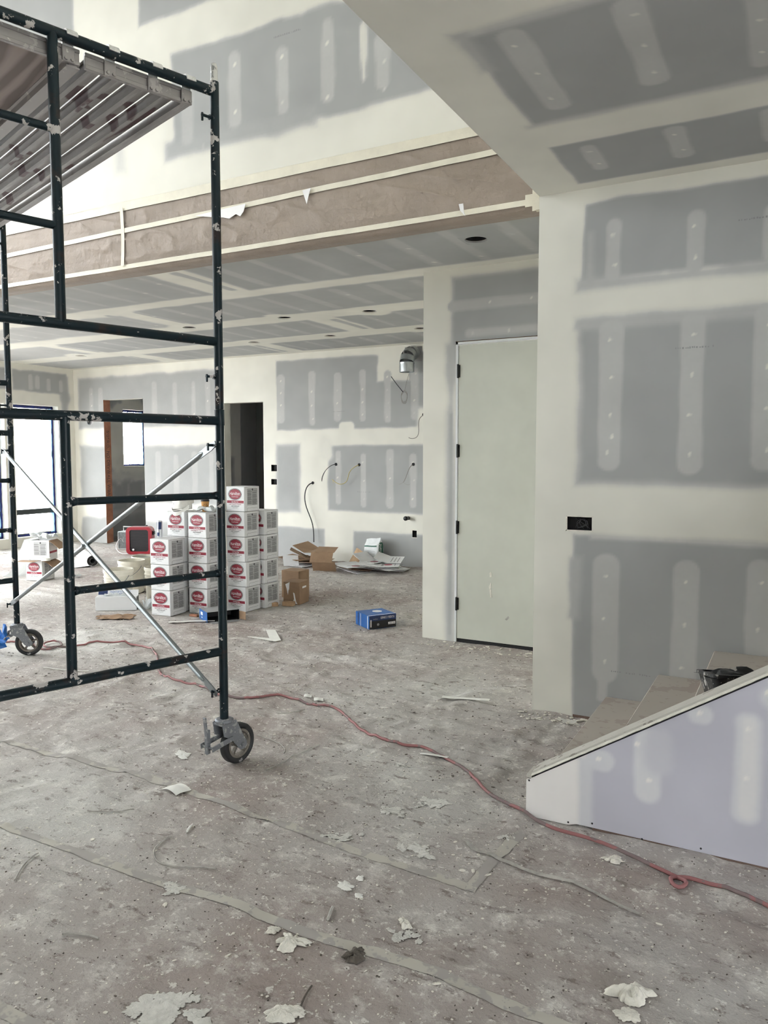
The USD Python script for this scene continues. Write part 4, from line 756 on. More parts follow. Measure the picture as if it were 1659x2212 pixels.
# ---------------------------------------------------------------- stacked cartons of joint compound
CW, CD, CHT = .228, .236, .2475
def text_on(txt, h, width, cx, z, y, m_depth=.0006):
    m = text_mesh(txt, h, m_depth); b = m.bounds; sx = width / (b[1][0] - b[0][0])
    m.apply_scale([sx, 1, 1]); b = m.bounds; m.apply_translation([cx - (b[0][0] + b[1][0]) / 2, 0, 0])
    return T(m, (0, y, z), rx=PI / 2)
def disc(r, cx, cz, y, th, n=40, sx=1.0): m = cyl(r, 0, th, n); m.apply_scale([sx, 1, 1]); return T(m, (cx, y, cz), rx=PI / 2)
def carton(name, label, loc, rz, group=None, open_top=False):
    t = thing(name, label, 'carton', loc, rz, group)
    x0, x1, y0, y1 = -CW / 2, CW / 2, -CD / 2, CD / 2; F = y0 - .0002
    if not open_top: part(t, 'box_body', cb(x0, x1, y0, y1, .001, CHT - .001, .004), M['carton'], 20)
    else:
        part(t, 'box_body', [bx(x0, x1, y0, y0 + .004, .001, CHT), bx(x0, x1, y1 - .004, y1, .001, CHT), bx(x0, x0 + .004, y0, y1, .001, CHT), bx(x1 - .004, x1, y0, y1, .001, CHT), bx(x0, x1, y0, y1, .001, .005)], M['carton'])
    lg = sub(t, 'logo'); cz, cx = .171, -.002; ex = 1.44
    part(lg, 'logo_rim', disc(.0580, cx, cz, F, .0004, sx=ex), M['print_black']); part(lg, 'logo_ring', disc(.0545, cx, cz, F - .0003, .0004, sx=ex), M['print_white']); part(lg, 'logo_ring', disc(.0528, cx, cz, F - .0006, .0004, sx=ex), M['print_black'])
    part(lg, 'logo_disc', disc(.0498, cx, cz, F - .0009, .0004, sx=ex), M['print_red'], label='oval crimson logo')
    part(lg, 'lettering', text_on('Hamilton', .031, .124, cx, cz - .009, F - .0013), M['print_white'])
    part(lg, 'lettering', text_on('Drywall Products', .009, .082, cx, cz - .029, F - .0013), M['print_white'])
    fb = sub(t, 'front_print')
    part(fb, 'band', bx(x0 + .012, x1 - .010, F - .0004, F, .083, .109), M['print_red'], label='crimson band')
    part(fb, 'lettering', text_on('Lite Red Dot', .013, .085, cx, .0895, F - .0004), M['print_white'])
    part(fb, 'lettering', text_on('Light Weight All-Purpose', .0105, .150, cx, .0665, F), M['print_red'])
    part(fb, 'lettering', text_on('Joint Compound', .0115, .100, cx, .0495, F), M['print_black'])
    part(fb, 'small_print', [bx(cx - .035, cx + .035, F - .0004, F, .040, .0425), bx(cx - .028, cx + .028, F - .0004, F, .033, .035), bx(x0 + .010, x0 + .065, F - .0004, F, .013, .0155)], M['print_grey'])
    sp = sub(t, 'side_print'); X = x1 + .0002
    r = random.Random(2); grey, dk_ = [], []
    grey.append(bx(X - .0001, X + .0003, y0 + .045, y1 - .030, .060, .228))
    for ya, yb_ in ((y0 + .048, y0 + .120), (y0 + .124, y1 - .033)):
        z = .205
        while z > .066:
            dk_.append(bx(X + .0002, X + .0006, ya, yb_ - r.uniform(0, .02), z - .0045, z)); z -= .0078 + (.006 if r.random() < .2 else 0)
    part(sp, 'info_panel', grey, M['panel_grey']); part(sp, 'info_text', dk_, M['text_grey'], kind='stuff')
    part(sp, 'symbol', T(J([cyl(.012, 0, .0006, 4)]), (X + .0001, .01, .216), ry=PI / 2), M['print_black'])
    part(sp, 'flap_cut', [bx(X - .0001, X + .0004, y0 + .058, y1 - .035, .034, .0355), bx(X - .0001, X + .0004, y0 + .045, y0 + .0465, .006, .030), T(bx(-.0001, .0004, -.008, .008, -.0007, .0007), (X, y0 + .052, .031), rx=.35)], M['print_black'])
    part(t, 'lid_edge', [bx(X - .0002, X + .0004, y0 + .02, y1, CHT - .006, CHT - .0045), bx(X - .0002, X + .0004, y1 - .022, y1 - .0205, .004, CHT - .004)], M['print_grey'])
    return t
G = 'joint compound cartons stacked by the scaffold'
levels = ['lowest', 'second from the floor', 'third from the floor', 'fourth from the floor', 'top']
stacks = [('front left stack of three', -5.388, 5.542, 3, .06), ('stack of four directly right of the shortest stack', -5.130, 5.79, 4, .02), ('stack behind the shortest stack', -5.412, 5.80, 4, .0), ('tall stack of five by the scaffold post', -4.868, 6.055, 5, .0), ('rear right stack of four beside the tallest stack', -4.822, 6.305, 4, .0)]
first = None; rj = random.Random(11); ctops = {}
for nm, x, y, n, rz in stacks:
    for k in range(n):
        lv = 'top' if k == n - 1 else levels[k]
        lab = 'white joint compound carton, %s in the %s' % (lv, nm)
        if len(lab.split()) > 16: lab = 'white compound carton, %s, %s' % (lv, nm)
        dx, dy, dr = rj.uniform(-.006, .006), rj.uniform(-.005, .005), rj.uniform(-.02, .03)
        loc = (x + dx, y + dy, k * (CHT + .0015) + .002)
        if first is None: first = carton('compound_carton', lab, loc, rz + dr, G)
        else: dup(first, loc, rz + dr, lab)

# the pair of opened cartons far left, with sheeting thrown over
ca = carton('opened_carton', 'opened lower compound carton on the floor by the left windows', (-8.30, 6.33, .002), math.radians(16), open_top=True)
part(ca, 'box_flap', T(sheet(6, 6, lambda u, v: np.stack([(u - .5) * CW, -v * .15, .02 * v - .03 * v * v], 0), .004), (0, -CD / 2, CHT), rx=-.10), M['kraft'], label='brown flap folded out over the front')
part(ca, 'box_flap', T(sheet(5, 5, lambda u, v: np.stack([v * .15, (u - .5) * CD, -.05 * v * v], 0), .004), (CW / 2, 0, CHT), ry=.15), M['kraft'], label='brown flap folded out at the side')
cb2 = carton('opened_carton', 'opened upper compound carton with brown flap, on another carton by the windows', (-8.26, 6.36, CHT + .006), math.radians(-62), open_top=True)
part(cb2, 'box_flap', T(sheet(6, 6, lambda u, v: np.stack([(u - .5) * CW * 1.05, v * .16, -.02 * v * v], 0), .004), (0.0, CD / 2, CHT - .002), rx=-.55), M['kraft'], label='brown flap hanging out at the side')

part(cb2, 'back_band', bx(-CW / 2 + .01, CW / 2 - .01, CD / 2, CD / 2 + .0004, .083, .109), M['print_red'], label='crimson band')
# ---------------------------------------------------------------- things on and around the cartons
def T3(m, p): return T(m, p)
t = thing('drink_can', 'slim silver and dark blue drink can on the shortest carton stack', 'can', (-5.465, 5.52, .752))
part(t, 'can_body', lathe([(0, .002), (.020, .002), (.0225, .006), (.0265, .014), (.0265, .150), (.0235, .160), (.0225, .163), (.0215, .160), (0, .159)], 28), M['can_silver'], 40)
for a0, z0, z1 in ((-2.45, .080, .152), (-.75, .080, .152), (-1.6, .016, .050)):
    part(t, 'blue_field', sheet(12, 2, lambda u, v: np.stack([.0269 * np.cos(a0 + (u - .5) * 1.15 + .15 * v), .0269 * np.sin(a0 + (u - .5) * 1.15 + .15 * v), z0 + (z1 - z0) * v], 0)), M['print_navy'])
t = thing('coffee_cup', 'kraft paper coffee cup with black lid and smiley on a carton', 'cup', (-5.13, 5.80, .998))
part(t, 'cup_body', lathe([(0, 0), (.028, 0), (.040, .108), (.038, .108), (0, .104)], 30), M['cup'], 40)
part(t, 'lid', lathe([(0, .122), (.036, .122), (.0385, .118), (.040, .110), (.043, .108), (.043, .102), (.039, .102), (0, .104)], 30), M['black'], 40, label='black plastic lid')
vd = math.atan2(-5.80, 5.13); fc = []
for da, dz in ((-.28, .072), (.28, .072)): fc.append(T(trimesh.creation.icosphere(1, .0035), (.0365 * math.cos(vd + da), .0365 * math.sin(vd + da), dz)))
fc.append(tube([(.0345 * math.cos(vd + a_), .0345 * math.sin(vd + a_), .046 + .016 * (a_ / .6) ** 2) for a_ in np.linspace(-.6, .6, 9)], .0018, 6))
part(t, 'smiley_face', fc, M['print_black'])
r = np.random.default_rng(5); ms = []
for k in range(5):
    rad = .085 - .010 * (k % 3); z0 = .012 + .016 * k; c = r.normal(0, .012, 2)
    ms.append(sheet(40, 3, lambda u, v: np.stack([c[0] + (rad + .012 * np.sin(3 * u * 6.28 + k)) * 1.15 * np.cos(u * 6.1 + k), c[1] + (rad + .010 * np.cos(2 * u * 6.28)) * np.sin(u * 6.1 + k), z0 + .012 * np.sin(u * 6.28 * 1.5 + k * 2) + v * .045], 0), .0012))
t = thing('joint_tape_tangle', 'loose tangle of cream paper tape on the carton behind the shortest stack', 'tape', (-5.415, 5.79, .998))
for m in ms: part(t, 'tape_loop', T(m, (0, 0, -m.bounds[0][2])) if m is ms[0] else m, M['paperwhite'], True)
part(t, 'tape_loop', sheet(24, 3, lambda u, v: np.stack([-.10 + .24 * u, -.06 - .066 * np.sin(u * PI), .012 - .085 * np.sin(u * PI) * .9 + .036 * v + .02], 0), .0012), M['paperwhite'], True)
def crumple(w, l, h, seed, n=22, th=.0008, wrap=0.0):
    def f(u, v):
        P = np.stack([u * 5, v * 5, u * 0 + seed], -1)
        a, b = fbm(P, 3, seed) - .5, fbm(P + 30, 3, seed + 1) - .5; c = np.abs(2 * noise(P * [.9, .9, 1] + 3, seed + 2) - 1)
        return np.stack([(u - .5) * w + a * w * .25, (v - .5) * l + b * l * .25, h * (c * .8 + .25 * fbm(P * 2.2, 2, seed + 5)) * np.clip(1 - wrap * np.hypot(u - .5, v - .5) * 2, .05, 1)], 0)
    m = sheet(n, n, f, th); m.apply_translation([0, 0, -m.bounds[0][2]]); return m
solo('plastic_bag', T(crumple(.26, .20, .075, 4), (-5.09, 5.83, .998)), M['plastic'], 'crumpled clear plastic bag on the carton beside the coffee cup', 'plastic bag', True)
solo('plastic_scrap', T(crumple(.14, .20, .22, 9), (-5.64, 5.62, .0)), M['plastic'], 'crumpled clear plastic lodged between the buckets and the carton stack', 'plastic sheet', True)

# buckets
def bucket(name, label, loc, m, inner, full=False):
    t = thing(name, label, 'bucket', loc, 0)
    part(t, 'bucket_body', lathe([(0, .002), (.128, .002), (.131, .010), (.141, .255), (.147, .257), (.147, .265), (.142, .268), (.143, .287), (.150, .289), (.150, .298), (.144, .302), (.145, .330), (.152, .333), (.153, .362), (.148, .367), (.143, .366), (.142, .33), (.127, .02), (0, .018)], 44), m, 35)
    part(t, 'bucket_inside', lathe([(.1405, .34), (.126, .03), (0, .026), (.0, .03), (.123, .035), (.138, .34), (.1405, .34)], 36), inner, True)
    part(t, 'handle', tube(spline([(-.151, 0, .31), (-.150, -.06, .255), (-.10, -.125, .205), (0, -.160, .185), (.10, -.125, .205), (.150, -.06, .255), (.151, 0, .31)], 6), .003, 6), M['galv'], True, label='wire bail handle')
    return t
b1 = bucket('mud_bucket', 'cream mud bucket in front, with red printing, behind the plastic-sheeting box', (-6.20, 5.66, .003), M['bucket'], M['bucket'])
def wrap_text(txt, h, w_, z, r_, ang):
    m = text_mesh(txt, h, .0006); b = m.bounds; m.apply_scale([w_ / (b[1][0] - b[0][0]), 1, 1]); b = m.bounds
    v = m.vertices.copy(); a_ = ang + (v[:, 0] - (b[0][0] + b[1][0]) / 2) / r_; rr = r_ + v[:, 2] + (v[:, 1] + z - .15) * .04
    m.vertices = np.stack([rr * np.cos(a_), rr * np.sin(a_), v[:, 1] + z], 1); return m
va = math.atan2(-5.66, 6.20)
part(b1, 'red_print', [wrap_text('KEEP OUT OF REACH', .014, .15, .175, .1380, va - .1), wrap_text('OF CHILDREN', .013, .11, .152, .1378, va - .1)], M['print_red'])
b2 = bucket('mud_bucket', 'cream mud bucket with black lettering, right of the red-printed one', (-5.955, 5.99, .003), M['bucket'], M['bucket'])
part(b2, 'black_print', wrap_text('coating', .030, .16, .165, .1382, math.atan2(-5.99, 5.955) - .15), M['print_black'])
bucket('mud_bucket', 'cream mud bucket behind the red-printed one', (-6.60, 6.22, .003), M['bucket'], M['bucket'])
bucket('grey_bucket', 'grey-lined bucket whose dark rim shows between the cream buckets and red fan', (-6.72, 6.54, .003), M['bucket'], M['bucket_grey'])
bucket('grey_bucket', 'grey-lined bucket half hidden by the carton stack, nearer of two', (-6.36, 6.66, .003), M['bucket'], M['bucket_grey'])
bucket('grey_bucket', 'farthest grey-lined bucket, nearest the foot of the red fan', (-6.80, 7.02, .003), M['bucket'], M['bucket_grey'])

# box of plastic sheeting and brown paper in front
ang = math.atan2(5.49 - 5.262, -5.837 + 6.165)
t = thing('sheeting_box', 'long white box of painter\'s plastic with blue print beside the buckets', 'box', (-5.985, 5.44, 0), ang)
part(t, 'box_body', cb(-.20, .20, -.055, .055, .001, .142, .003), M['carton'])
part(t, 'box_flap', T(bx(-.198, .198, -.001, .001, 0, .052), (0, .052, .140), rx=-.35), M['carton'], label='raised lid with blue lettering')
part(t, 'print_block', T(bx(-.195, -.105, -.0012, -.001, .006, .046), (0, .052, .140), rx=-.35), M['print_navy'])
tmx = text_on("PAINTER'S PLASTIC", .020, .20, .02, .024, 0); part(t, 'lettering', T(tmx, (0, .0505, .140), rx=-.35), M['print_blue'])
tmx = text_on('PLASTIC SHEETING', .012, .17, .01, .006, 0); part(t, 'lettering', T(tmx, (0, .0505, .140), rx=-.35), M['print_blue'])
parts(t, 'end_face', [bx(-.2005, -.1985, -.05, .05, .005, .135), bx(.1985, .2005, -.05, .05, .005, .135)], M['print_black'])
part(t, 'plastic_roll', T(crumple(.26, .09, .05, 14), (.0, .01, .128)), M['plastic'], True, label='clear plastic bulging from the box')
solo('brown_paper', T(crumple(.34, .20, .055, 6, wrap=.6), (-5.70, 5.16, .003), rz=.5), M['kraft'], 'crumpled sheet of brown paper in front of the plastic-sheeting box', 'paper', True)

# heaters
t = thing('red_heater', 'red portable heater with rounded frame and black grille behind the buckets', 'heater', (-9.02, 8.66, 0), math.radians(30))
rr_ = sbox(-.20, 0, .20, .43).buffer(-.07).buffer(.07, 10); inn = sbox(-.145, .045, .145, .385).buffer(-.035).buffer(.035, 8)
part(t, 'shell', T(ext(rr_.difference(inn), .17), (0, .17, 0), rx=PI / 2), M['red_plastic'], 30)
part(t, 'grille_back', T(ext(inn, .01), (0, .030, 0), rx=PI / 2), M['grille'])
part(t, 'grille', [bx(-.14, .14, .010, .016, .06 + .017 * k, .064 + .017 * k) for k in range(19)], M['blackmetal'], label='black fan grille of thin bars')
part(t, 'back_cover', T(ext(rr_.buffer(-.02), .02), (0, .19, 0), rx=PI / 2), M['red_plastic'])
part(t, 'knob', T(cyl(.016, 0, .012, 16), (-.09, .012, .075), rx=PI / 2), M['print_white'], label='white control knob')
part(t, 'side_grip', cb(.20, .225, .04, .12, .30, .36, .008), M['blackmetal'])
t = thing('grey_heater', 'square grey box heater with wire handle, left of the red heater', 'heater', (-9.66, 8.98, 0), math.radians(18))
part(t, 'shell', [cb(-.13, .13, 0, .24, .012, .020, .002), cb(-.13, .13, 0, .24, .288, .30, .003), cb(-.13, -.12, 0, .24, .012, .30, .003), cb(.12, .13, 0, .24, .012, .30, .003), cb(-.13, .13, .22, .24, .012, .30, .003)], M['heater'])
part(t, 'face', bx(-.12, .12, .012, .020, .02, .288), M['heater_face'], label='dark dusty louvred face')
part(t, 'handle', tube([(-.09, .12, .30), (-.09, .12, .37), (.09, .12, .37), (.09, .12, .30)], .008, 8), M['jambwhite'])
part(t, 'foot', [cb(-.12, -.09, .01, .23, 0, .013, .002), cb(.09, .12, .01, .23, 0, .013, .002)], M['black'])
solo('power_lead', tube(spline([(-9.62, 8.90, .14), (-9.58, 8.80, .20), (-9.52, 8.66, .10), (-9.38, 8.60, .015), (-9.2, 8.62, .012)], 8), .006, 6), M['jambwhite'], 'pale power lead looping down from the grey box heater', 'cable', True)
solo('floor_bottle', J(cyl(.035, 0, .30, 18), cyl(.02, .30, .42, 14)).apply_translation([-9.25, 9.05, 0]), M['blackmetal'], 'black canister standing behind the red heater', 'canister', 35)

# roll of floor paper
rl = thing('paper_roll', 'roll of white-faced floor paper with dark open end lying near the heater', 'paper roll', (-8.60, 7.40, 0), math.atan2(9.0 - 7.4, -10.2 + 8.6) + .25)
def tubewall(ro, ri, L, n=36):
    m = ext(Point(0, 0).buffer(ro, n).difference(Point(0, 0).buffer(ri, n)), L); m.apply_transform(np.array([[0, 0, 1, 0], [1, 0, 0, 0], [0, 1, 0, 0], [0, 0, 0, 1.0]])); return m
part(rl, 'outer_layer', T(tubewall(.078, .074, .95), (0, 0, .080)), M['carton'], 30)
part(rl, 'inner_layers', T(tubewall(.0735, .040, .93), (.004, 0, .080)), M['dark_roll'], 30, label='dark tarred inner side of the roll')
part(rl, 'core', T(tubewall(.039, .034, .94), (.0, 0, .080)), M['heater_face'], 30)
part(rl, 'loose_end', sheet(20, 10, lambda u, v: np.stack([v * .93, .078 * np.sin(PI - u * .4) + u * .25, .002 + .02 * (1 - u) ** 2], 0), .002), M['carton'], True)

# sheeting draped beside the opened cartons, trowel, tape
def drape(x0, y0, x1, y1, z_top, seed):
    def f(u, v):
        n_ = fbm(np.stack([u * 6, v * 4, u * 0 + seed], -1), 3, seed) - .5
        return np.stack([x0 + (x1 - x0) * u - .20 * v * v + n_ * .06, y0 + (y1 - y0) * u - .16 * v + n_ * .08, z_top * (1 - v) ** 1.3 + .02 * n_ + .012 + .06 * u * (1 - v)], 0)
    return sheet(26, 26, f, .001)
solo('drop_sheet', drape(-8.64, 6.34, -8.47, 6.56, .46, 3), M['plastic'], 'translucent drop sheet hanging off the opened cartons by the left windows', 'plastic sheet', True)
solo('drop_sheet', T(crumple(.30, .26, .09, 17), (-8.30, 6.42, .512)), M['plastic'], 'white translucent sheet bunched on top of the opened cartons', 'plastic sheet', True)
t = thing('tape_roll', 'roll of white joint tape lying on the lower opened carton', 'tape', (-8.10, 6.26, CHT + .012), .3)
part(t, 'tape_ring', lathe([(.020, 0), (.055, 0), (.055, .03), (.020, .03), (.020, 0)], 28), M['paperwhite'], 40)
t = thing('taping_knife', 'taping knife lying on the floor right of the opened cartons', 'trowel', (-8.05, 6.66, 0), .9)
part(t, 'blade', cb(-.02, .06, -.06, .06, .022, .024, .0005), M['galv']); part(t, 'handle', T(cb(-.14, -.01, -.014, .014, .005, .032, .006), ry=.05), M['blackmetal'])

# open black box, and the blue one
ab = math.atan2(.269, .162)
t = thing('open_box', 'open-ended empty blue and black box lying before the carton stacks', 'box', (-4.69, 5.525, .003), ab)
bw, bd, bh = .31, .23, .095; wt_ = .003
part(t, 'box_shell', [bx(-bw / 2, bw / 2, 0, bd, 0, wt_), bx(-bw / 2, bw / 2, 0, bd, bh - wt_, bh), bx(bw / 2 - wt_, bw / 2, 0, bd, 0, bh), bx(-bw / 2, bw / 2, bd - wt_, bd, 0, bh)], M['black'])
part(t, 'box_top', bx(-bw / 2, bw / 2, 0, bd, bh + .0003, bh + .001), M['print_grey'], label='grey printed upper face')
part(t, 'box_end', bx(-bw / 2 - .001, -bw / 2 + wt_, 0, bd, 0, bh), M['print_blue'], label='bright blue end')
parts(t, 'label_patch', [bx(-bw / 2 - .002, -bw / 2 - .0011, .13, .19, .045, .075), bx(-bw / 2 - .002, -bw / 2 - .0011, .14, .17, .018, .030)], M['print_white'])
part(t, 'box_flap', [bx(-bw / 2 + .02, bw / 2 - .02, -.075, 0, .0, .003)], M['print_grey']); part(t, 'box_flap', T(sheet(6, 4, lambda u, v: np.stack([.02 * u * 1.5, -.09 * u, v * bh * .8], 0), .002), (bw / 2, 0, .006)), M['kraft'], True)
a2 = math.radians(57)
t = thing('corner_box', 'blue and black box with upside-down lettering alone on the bare floor', 'box', (-3.345, 6.045, .003), a2)
L_, D_, H_ = .275, .27, .122
part(t, 'box_body', cb(-L_ / 2, L_ / 2, -D_ / 2, D_ / 2, 0, H_, .003), M['print_blue'])
F = -D_ / 2 - .0004
part(t, 'front_panel', bx(-L_ / 2 + .001, L_ / 2 - .001, F, F + .0006, .003, H_ * .60), M['black'], label='black lower half of the printed side')
part(t, 'front_panel', bx(-L_ / 2 + .001, L_ / 2 - .001, F, F + .0006, H_ * .60, H_ - .002), M['print_navy'])
def upside(txt, h, w_, cx, cz): m = text_on(txt, h, w_, 0, -h / 2, 0); return T(T(m, ry=PI), (cx, F - .0002, cz))
part(t, 'lettering', upside('FLEXIBLE CORNER', .020, .140, .048, H_ * .80), M['print_white'])
part(t, 'lettering', upside('Original', .010, .045, -.075, H_ * .72), M['print_grey'])
part(t, 'logo', [bx(.055, .128, F - .0003, F, .030, .052)], M['print_white']); part(t, 'lettering', T(upside('NO-COAT', .014, .062, .0915, .041), (0, -.0003, 0)), M['print_black'])
part(t, 'round_mark', disc(.012, -.048, .038, F, .0004), M['print_grey'])
parts(t, 'white_stripe', [bx(-L_ / 2 + .012, -L_ / 2 + .022, F - .0004, F, .02, .085), bx(-L_ / 2, L_ / 2, -D_ / 2 + .01, -D_ / 2 + .024, H_ - .0004, H_ + .0005)], M['print_white'])
parts(t, 'end_stripe', [bx(-L_ / 2 - .0006, -L_ / 2, y, y + w_, .004, H_ - .004) for y, w_ in ((-.11, .012), (.03, .007))], M['print_white']); part(t, 'end_stripe', bx(-L_ / 2 - .0006, -L_ / 2, .075, .09, .004, H_ - .004), M['print_navy'])
part(t, 'top_mark', T(cyl(.045, 0, .0006, 30), (.03, .03, H_)), M['print_white'], label='pale round print on the top')

# brown box, wood, oddments at the foot of the stacks
t = thing('brown_box', 'brown cardboard box with hand hole standing against the right end of the cartons', 'box', (-4.59, 6.60, 0), .15)
part(t, 'box_body', cb(-.115, .075, -.11, .11, .001, .235, .003), M['kraft'])
part(t, 'hand_hole', bx(.0753, .0757, -.045, .045, .165, .185), M['print_white'])
part(t, 'torn_patch', T(ext(Polygon([(-.09, .21), (-.04, .235), (-.045, .16), (-.07, .12), (-.06, .10), (-.075, .165)]), .0006), (0, -.1102, 0), rx=PI / 2), M['print_white'])
part(t, 'torn_patch', T(ext(Polygon([(.0, .13), (.015, .12), (.035, .03), (.05, .01), (-.01, .012), (.01, .06)]), .0006), (0, -.1102, 0), rx=PI / 2), M['print_white'])
solo('brown_box', cb(-4.93, -4.70, 6.78, 6.98, .001, .30, .004), M['kraft'], 'second brown box half hidden behind the first, beside the cartons', 'box')
solo('wood_offcut', T(cb(-.06, .06, -.035, .035, 0, .045, .003), (-4.58, 6.42, .001), rz=.2), M['wood'], 'short wooden offcut on the floor right of the brown box', 'wood')
solo('wood_offcut', T(cb(-.05, .05, -.03, .03, 0, .04, .003), (-4.71, 6.33, .001), rz=-.3), M['wood'], 'small pale wooden block against the brown box foot', 'wood')
t = thing('scrap_block', 'small grey-yellow block and yellow bottle between the left carton stacks', 'offcut', (-4.98, 5.60, 0), .4)
part(t, 'block', cb(-.05, .05, -.035, .035, .001, .055, .004), M['stickgrey'])
part(t, 'yellow_tip', T(cb(-.03, .03, -.008, .008, 0, .016, .004), (-.02, 0, .060), ry=.25), M['yellow'])
solo('wood_offcut', T(cb(-.045, .045, -.02, .02, 0, .02, .003), (-5.08, 5.56, .001), rz=.1), M['redwood'], 'reddish splinter of wood beside the shortest carton stack', 'wood')

# tool behind the corner
t = thing('yellow_tool', 'yellow and black tool standing half behind the door wall corner', 'tool', (-3.10, 6.66, 0), .6)
part(t, 'tool_body', cb(-.055, .055, -.03, .03, .001, .105, .006), M['yellow']); part(t, 'black_grip', cb(-.035, .057, -.032, .032, .001, .09, .005), M['black'], label='black lower half'); part(t, 'top_plate', T(cb(-.12, .06, -.04, .04, 0, .012, .003), (0, 0, .150), ry=.12), M['stickgrey']); part(t, 'neck', cb(-.045, .045, -.025, .025, .105, .15, .005), M['yellow'])
solo('board_scrap', T(cb(-.10, .10, -.04, .04, 0, .006, .001), (-3.25, 6.95, .004), rz=.5), M['stickgrey'], 'flat grey board scrap on the floor beside the yellow tool', 'scrap')

# ---------------------------------------------------------------- flattened cardboard against the back wall, and the sack
def folded(w, l, a_, th=.005):
    f = lambda u, v: np.stack([np.where(u < .5, -(.5 - u) * w * math.cos(a_), (u - .5) * w), (v - .5) * l + 0 * u, np.where(u < .5, (.5 - u) * w * math.sin(a_), 0) + 0 * v], 0)
    return sheet(9, 4, f, th)
rc = np.random.default_rng(8)
def pile(n, cx, cy, sx, sy, white, words, fold_top):
    for k in range(n):
        w_, l_ = rc.uniform(.40, .62), rc.uniform(.26, .38); top_ = k >= n - fold_top
        a_ = rc.uniform(.35, .55) if top_ else rc.uniform(.02, .16)
        x, y, z = cx + rc.uniform(-sx, sx), cy + rc.uniform(-sy, sy), .014 + .0125 * k + (.010 if top_ else 0)
        t = thing('flattened_carton', words[k], 'cardboard', (x, y, z), rc.uniform(-.7, .7), rx=rc.uniform(-.04, .04), ry=rc.uniform(-.035, .035))
        m = folded(w_, l_, a_)
        part(t, 'board', m, M['carton'] if white[k] else M['kraft'])
        if white[k] and k > 2:
            part(t, 'print_oval', T(cyl(.055, 0, .0008, 24), (w_ * .22, 0, .0005)), M['print_red']); parts(t, 'print_line', [bx(w_ * .06 , w_ * .12, -.09, .09, .0003, .0010), bx(w_ * .38, w_ * .40, -.09, .09, .0003, .0010)], M['print_grey'])
        elif white[k]: parts(t, 'print_line', [bx(w_ * .10, w_ * .34, -.05 + .03 * j_, -.04 + .03 * j_, .0003, .0010) for j_ in range(4)], M['print_black'])
pos = ['at the very bottom', 'just above the bottom one', 'third up', 'in the middle', 'above the middle', 'sixth up', 'seventh up', 'next to the top', 'third from the top', 'second from the top', 'on top']
pile(9, -5.95, 8.95, .20, .16, [0, 1, 0, 0, 1, 0, 0, 0, 0], ['%s flattened carton %s of the brown cardboard heap at the back wall' % ('white' if w else 'brown', p) for w, p in zip([0, 1, 0, 0, 1, 0, 0, 0, 0], ['lowest', 'second from the bottom', 'third from the bottom', 'fourth from the bottom', 'midway', 'fourth from the top', 'third from the top', 'second from the top', 'topmost'])], 1)
pile(9, -4.98, 8.85, .30, .15, [1, 1, 0, 1, 1, 1, 1, 1, 1], ['%s flattened carton %s of the white-printed heap under the sack' % ('white' if w else 'brown', p) for w, p in zip([1, 1, 0, 1, 1, 1, 1, 1, 1], ['lowest', 'second from the bottom', 'third from the bottom', 'fourth from the bottom', 'midway', 'fourth from the top', 'third from the top', 'second from the top', 'topmost'])], 1)
t = thing('flattened_carton', 'pink-white carton flap propped at the left end of the cardboard heap', 'cardboard', (-6.17, 8.72, .003), .35, rx=.30)
part(t, 'board', bx(-.11, .11, -.002, .002, 0, .17), M['carton']); 
t = thing('flattened_carton', 'torn-open brown carton slumped on the front of the brown cardboard heap', 'cardboard', (-5.58, 8.62, .004), .30)
part(t, 'board', T(bx(-.16, .16, -.003, .003, 0, .15), (.04, -.06, 0), rx=.55), M['kraft']); part(t, 'board', T(bx(-.15, .15, -.003, .003, 0, .16), (0, -.125, .125), rx=-.75, rz=.06), M['kraft']); part(t, 'board', T(bx(-.14, .14, -.003, .003, 0, .17), (.02, -.01, .245), rx=-1.25, rz=-.1), M['kraft'])
t = thing('flattened_carton', 'bent brown carton sheet sticking up at the left back of the heap', 'cardboard', (-6.04, 9.04, .200), -.25, rx=.12)
part(t, 'board', T(folded(.50, .30, .45), ry=-.10), M['kraft'])
t = thing('flattened_carton', 'dark-sided flap standing up at the right end of the brown heap', 'cardboard', (-5.42, 9.12, .02), -.5)
part(t, 'board', T(bx(-.10, .10, -.003, .003, 0, .24), rx=-.45, ry=.25), M['wood'])
t = thing('flattened_carton', 'white printed carton propped up against the foot of the sack', 'cardboard', (-4.80, 9.04, .150), .25, rx=.22)
part(t, 'board', folded(.38, .26, .35), M['carton']); parts(t, 'print_line', [bx(.04 + .045 * j_, .052 + .045 * j_, -.09, .09, .0003, .0010) for j_ in range(3)], M['print_grey'])
sk = thing('compound_sack', 'white sack with green printed side slumped against the back wall', 'sack', (-5.20, 9.34, .002), -.30)
def sackf(u, v):
    th_ = u * 2 * PI; fat = np.clip(np.sin(PI * np.clip(v * .92 + .06, 0, 1)), 0, 1) ** .45; pin = np.where(v > .78, 1 - (v - .78) / .22 * .9, 1); crease = .010 * (fbm(np.stack([np.cos(th_) * 3, np.sin(th_) * 3, v * 5], -1), 3, 4) - .5)
    e = lambda c_: np.sign(c_) * np.abs(c_) ** .55
    return np.stack([(.155 + crease) * e(np.cos(th_)) * (.86 + .14 * fat), (.075 + crease) * e(np.sin(th_)) * fat * pin, v * .385 + .02 * np.cos(th_) * v], 0)
part(sk, 'bag', J(sheet(49, 22, sackf)), M['sack'], True)
part(sk, 'green_panel', sheet(8, 14, lambda u, v: sackf(u * .105 - .060 + 1.0, v * .74 + .10) * np.array([1.012, 1.02, 1])[:, None, None]), M['green'], True, label='green printed side of the sack')
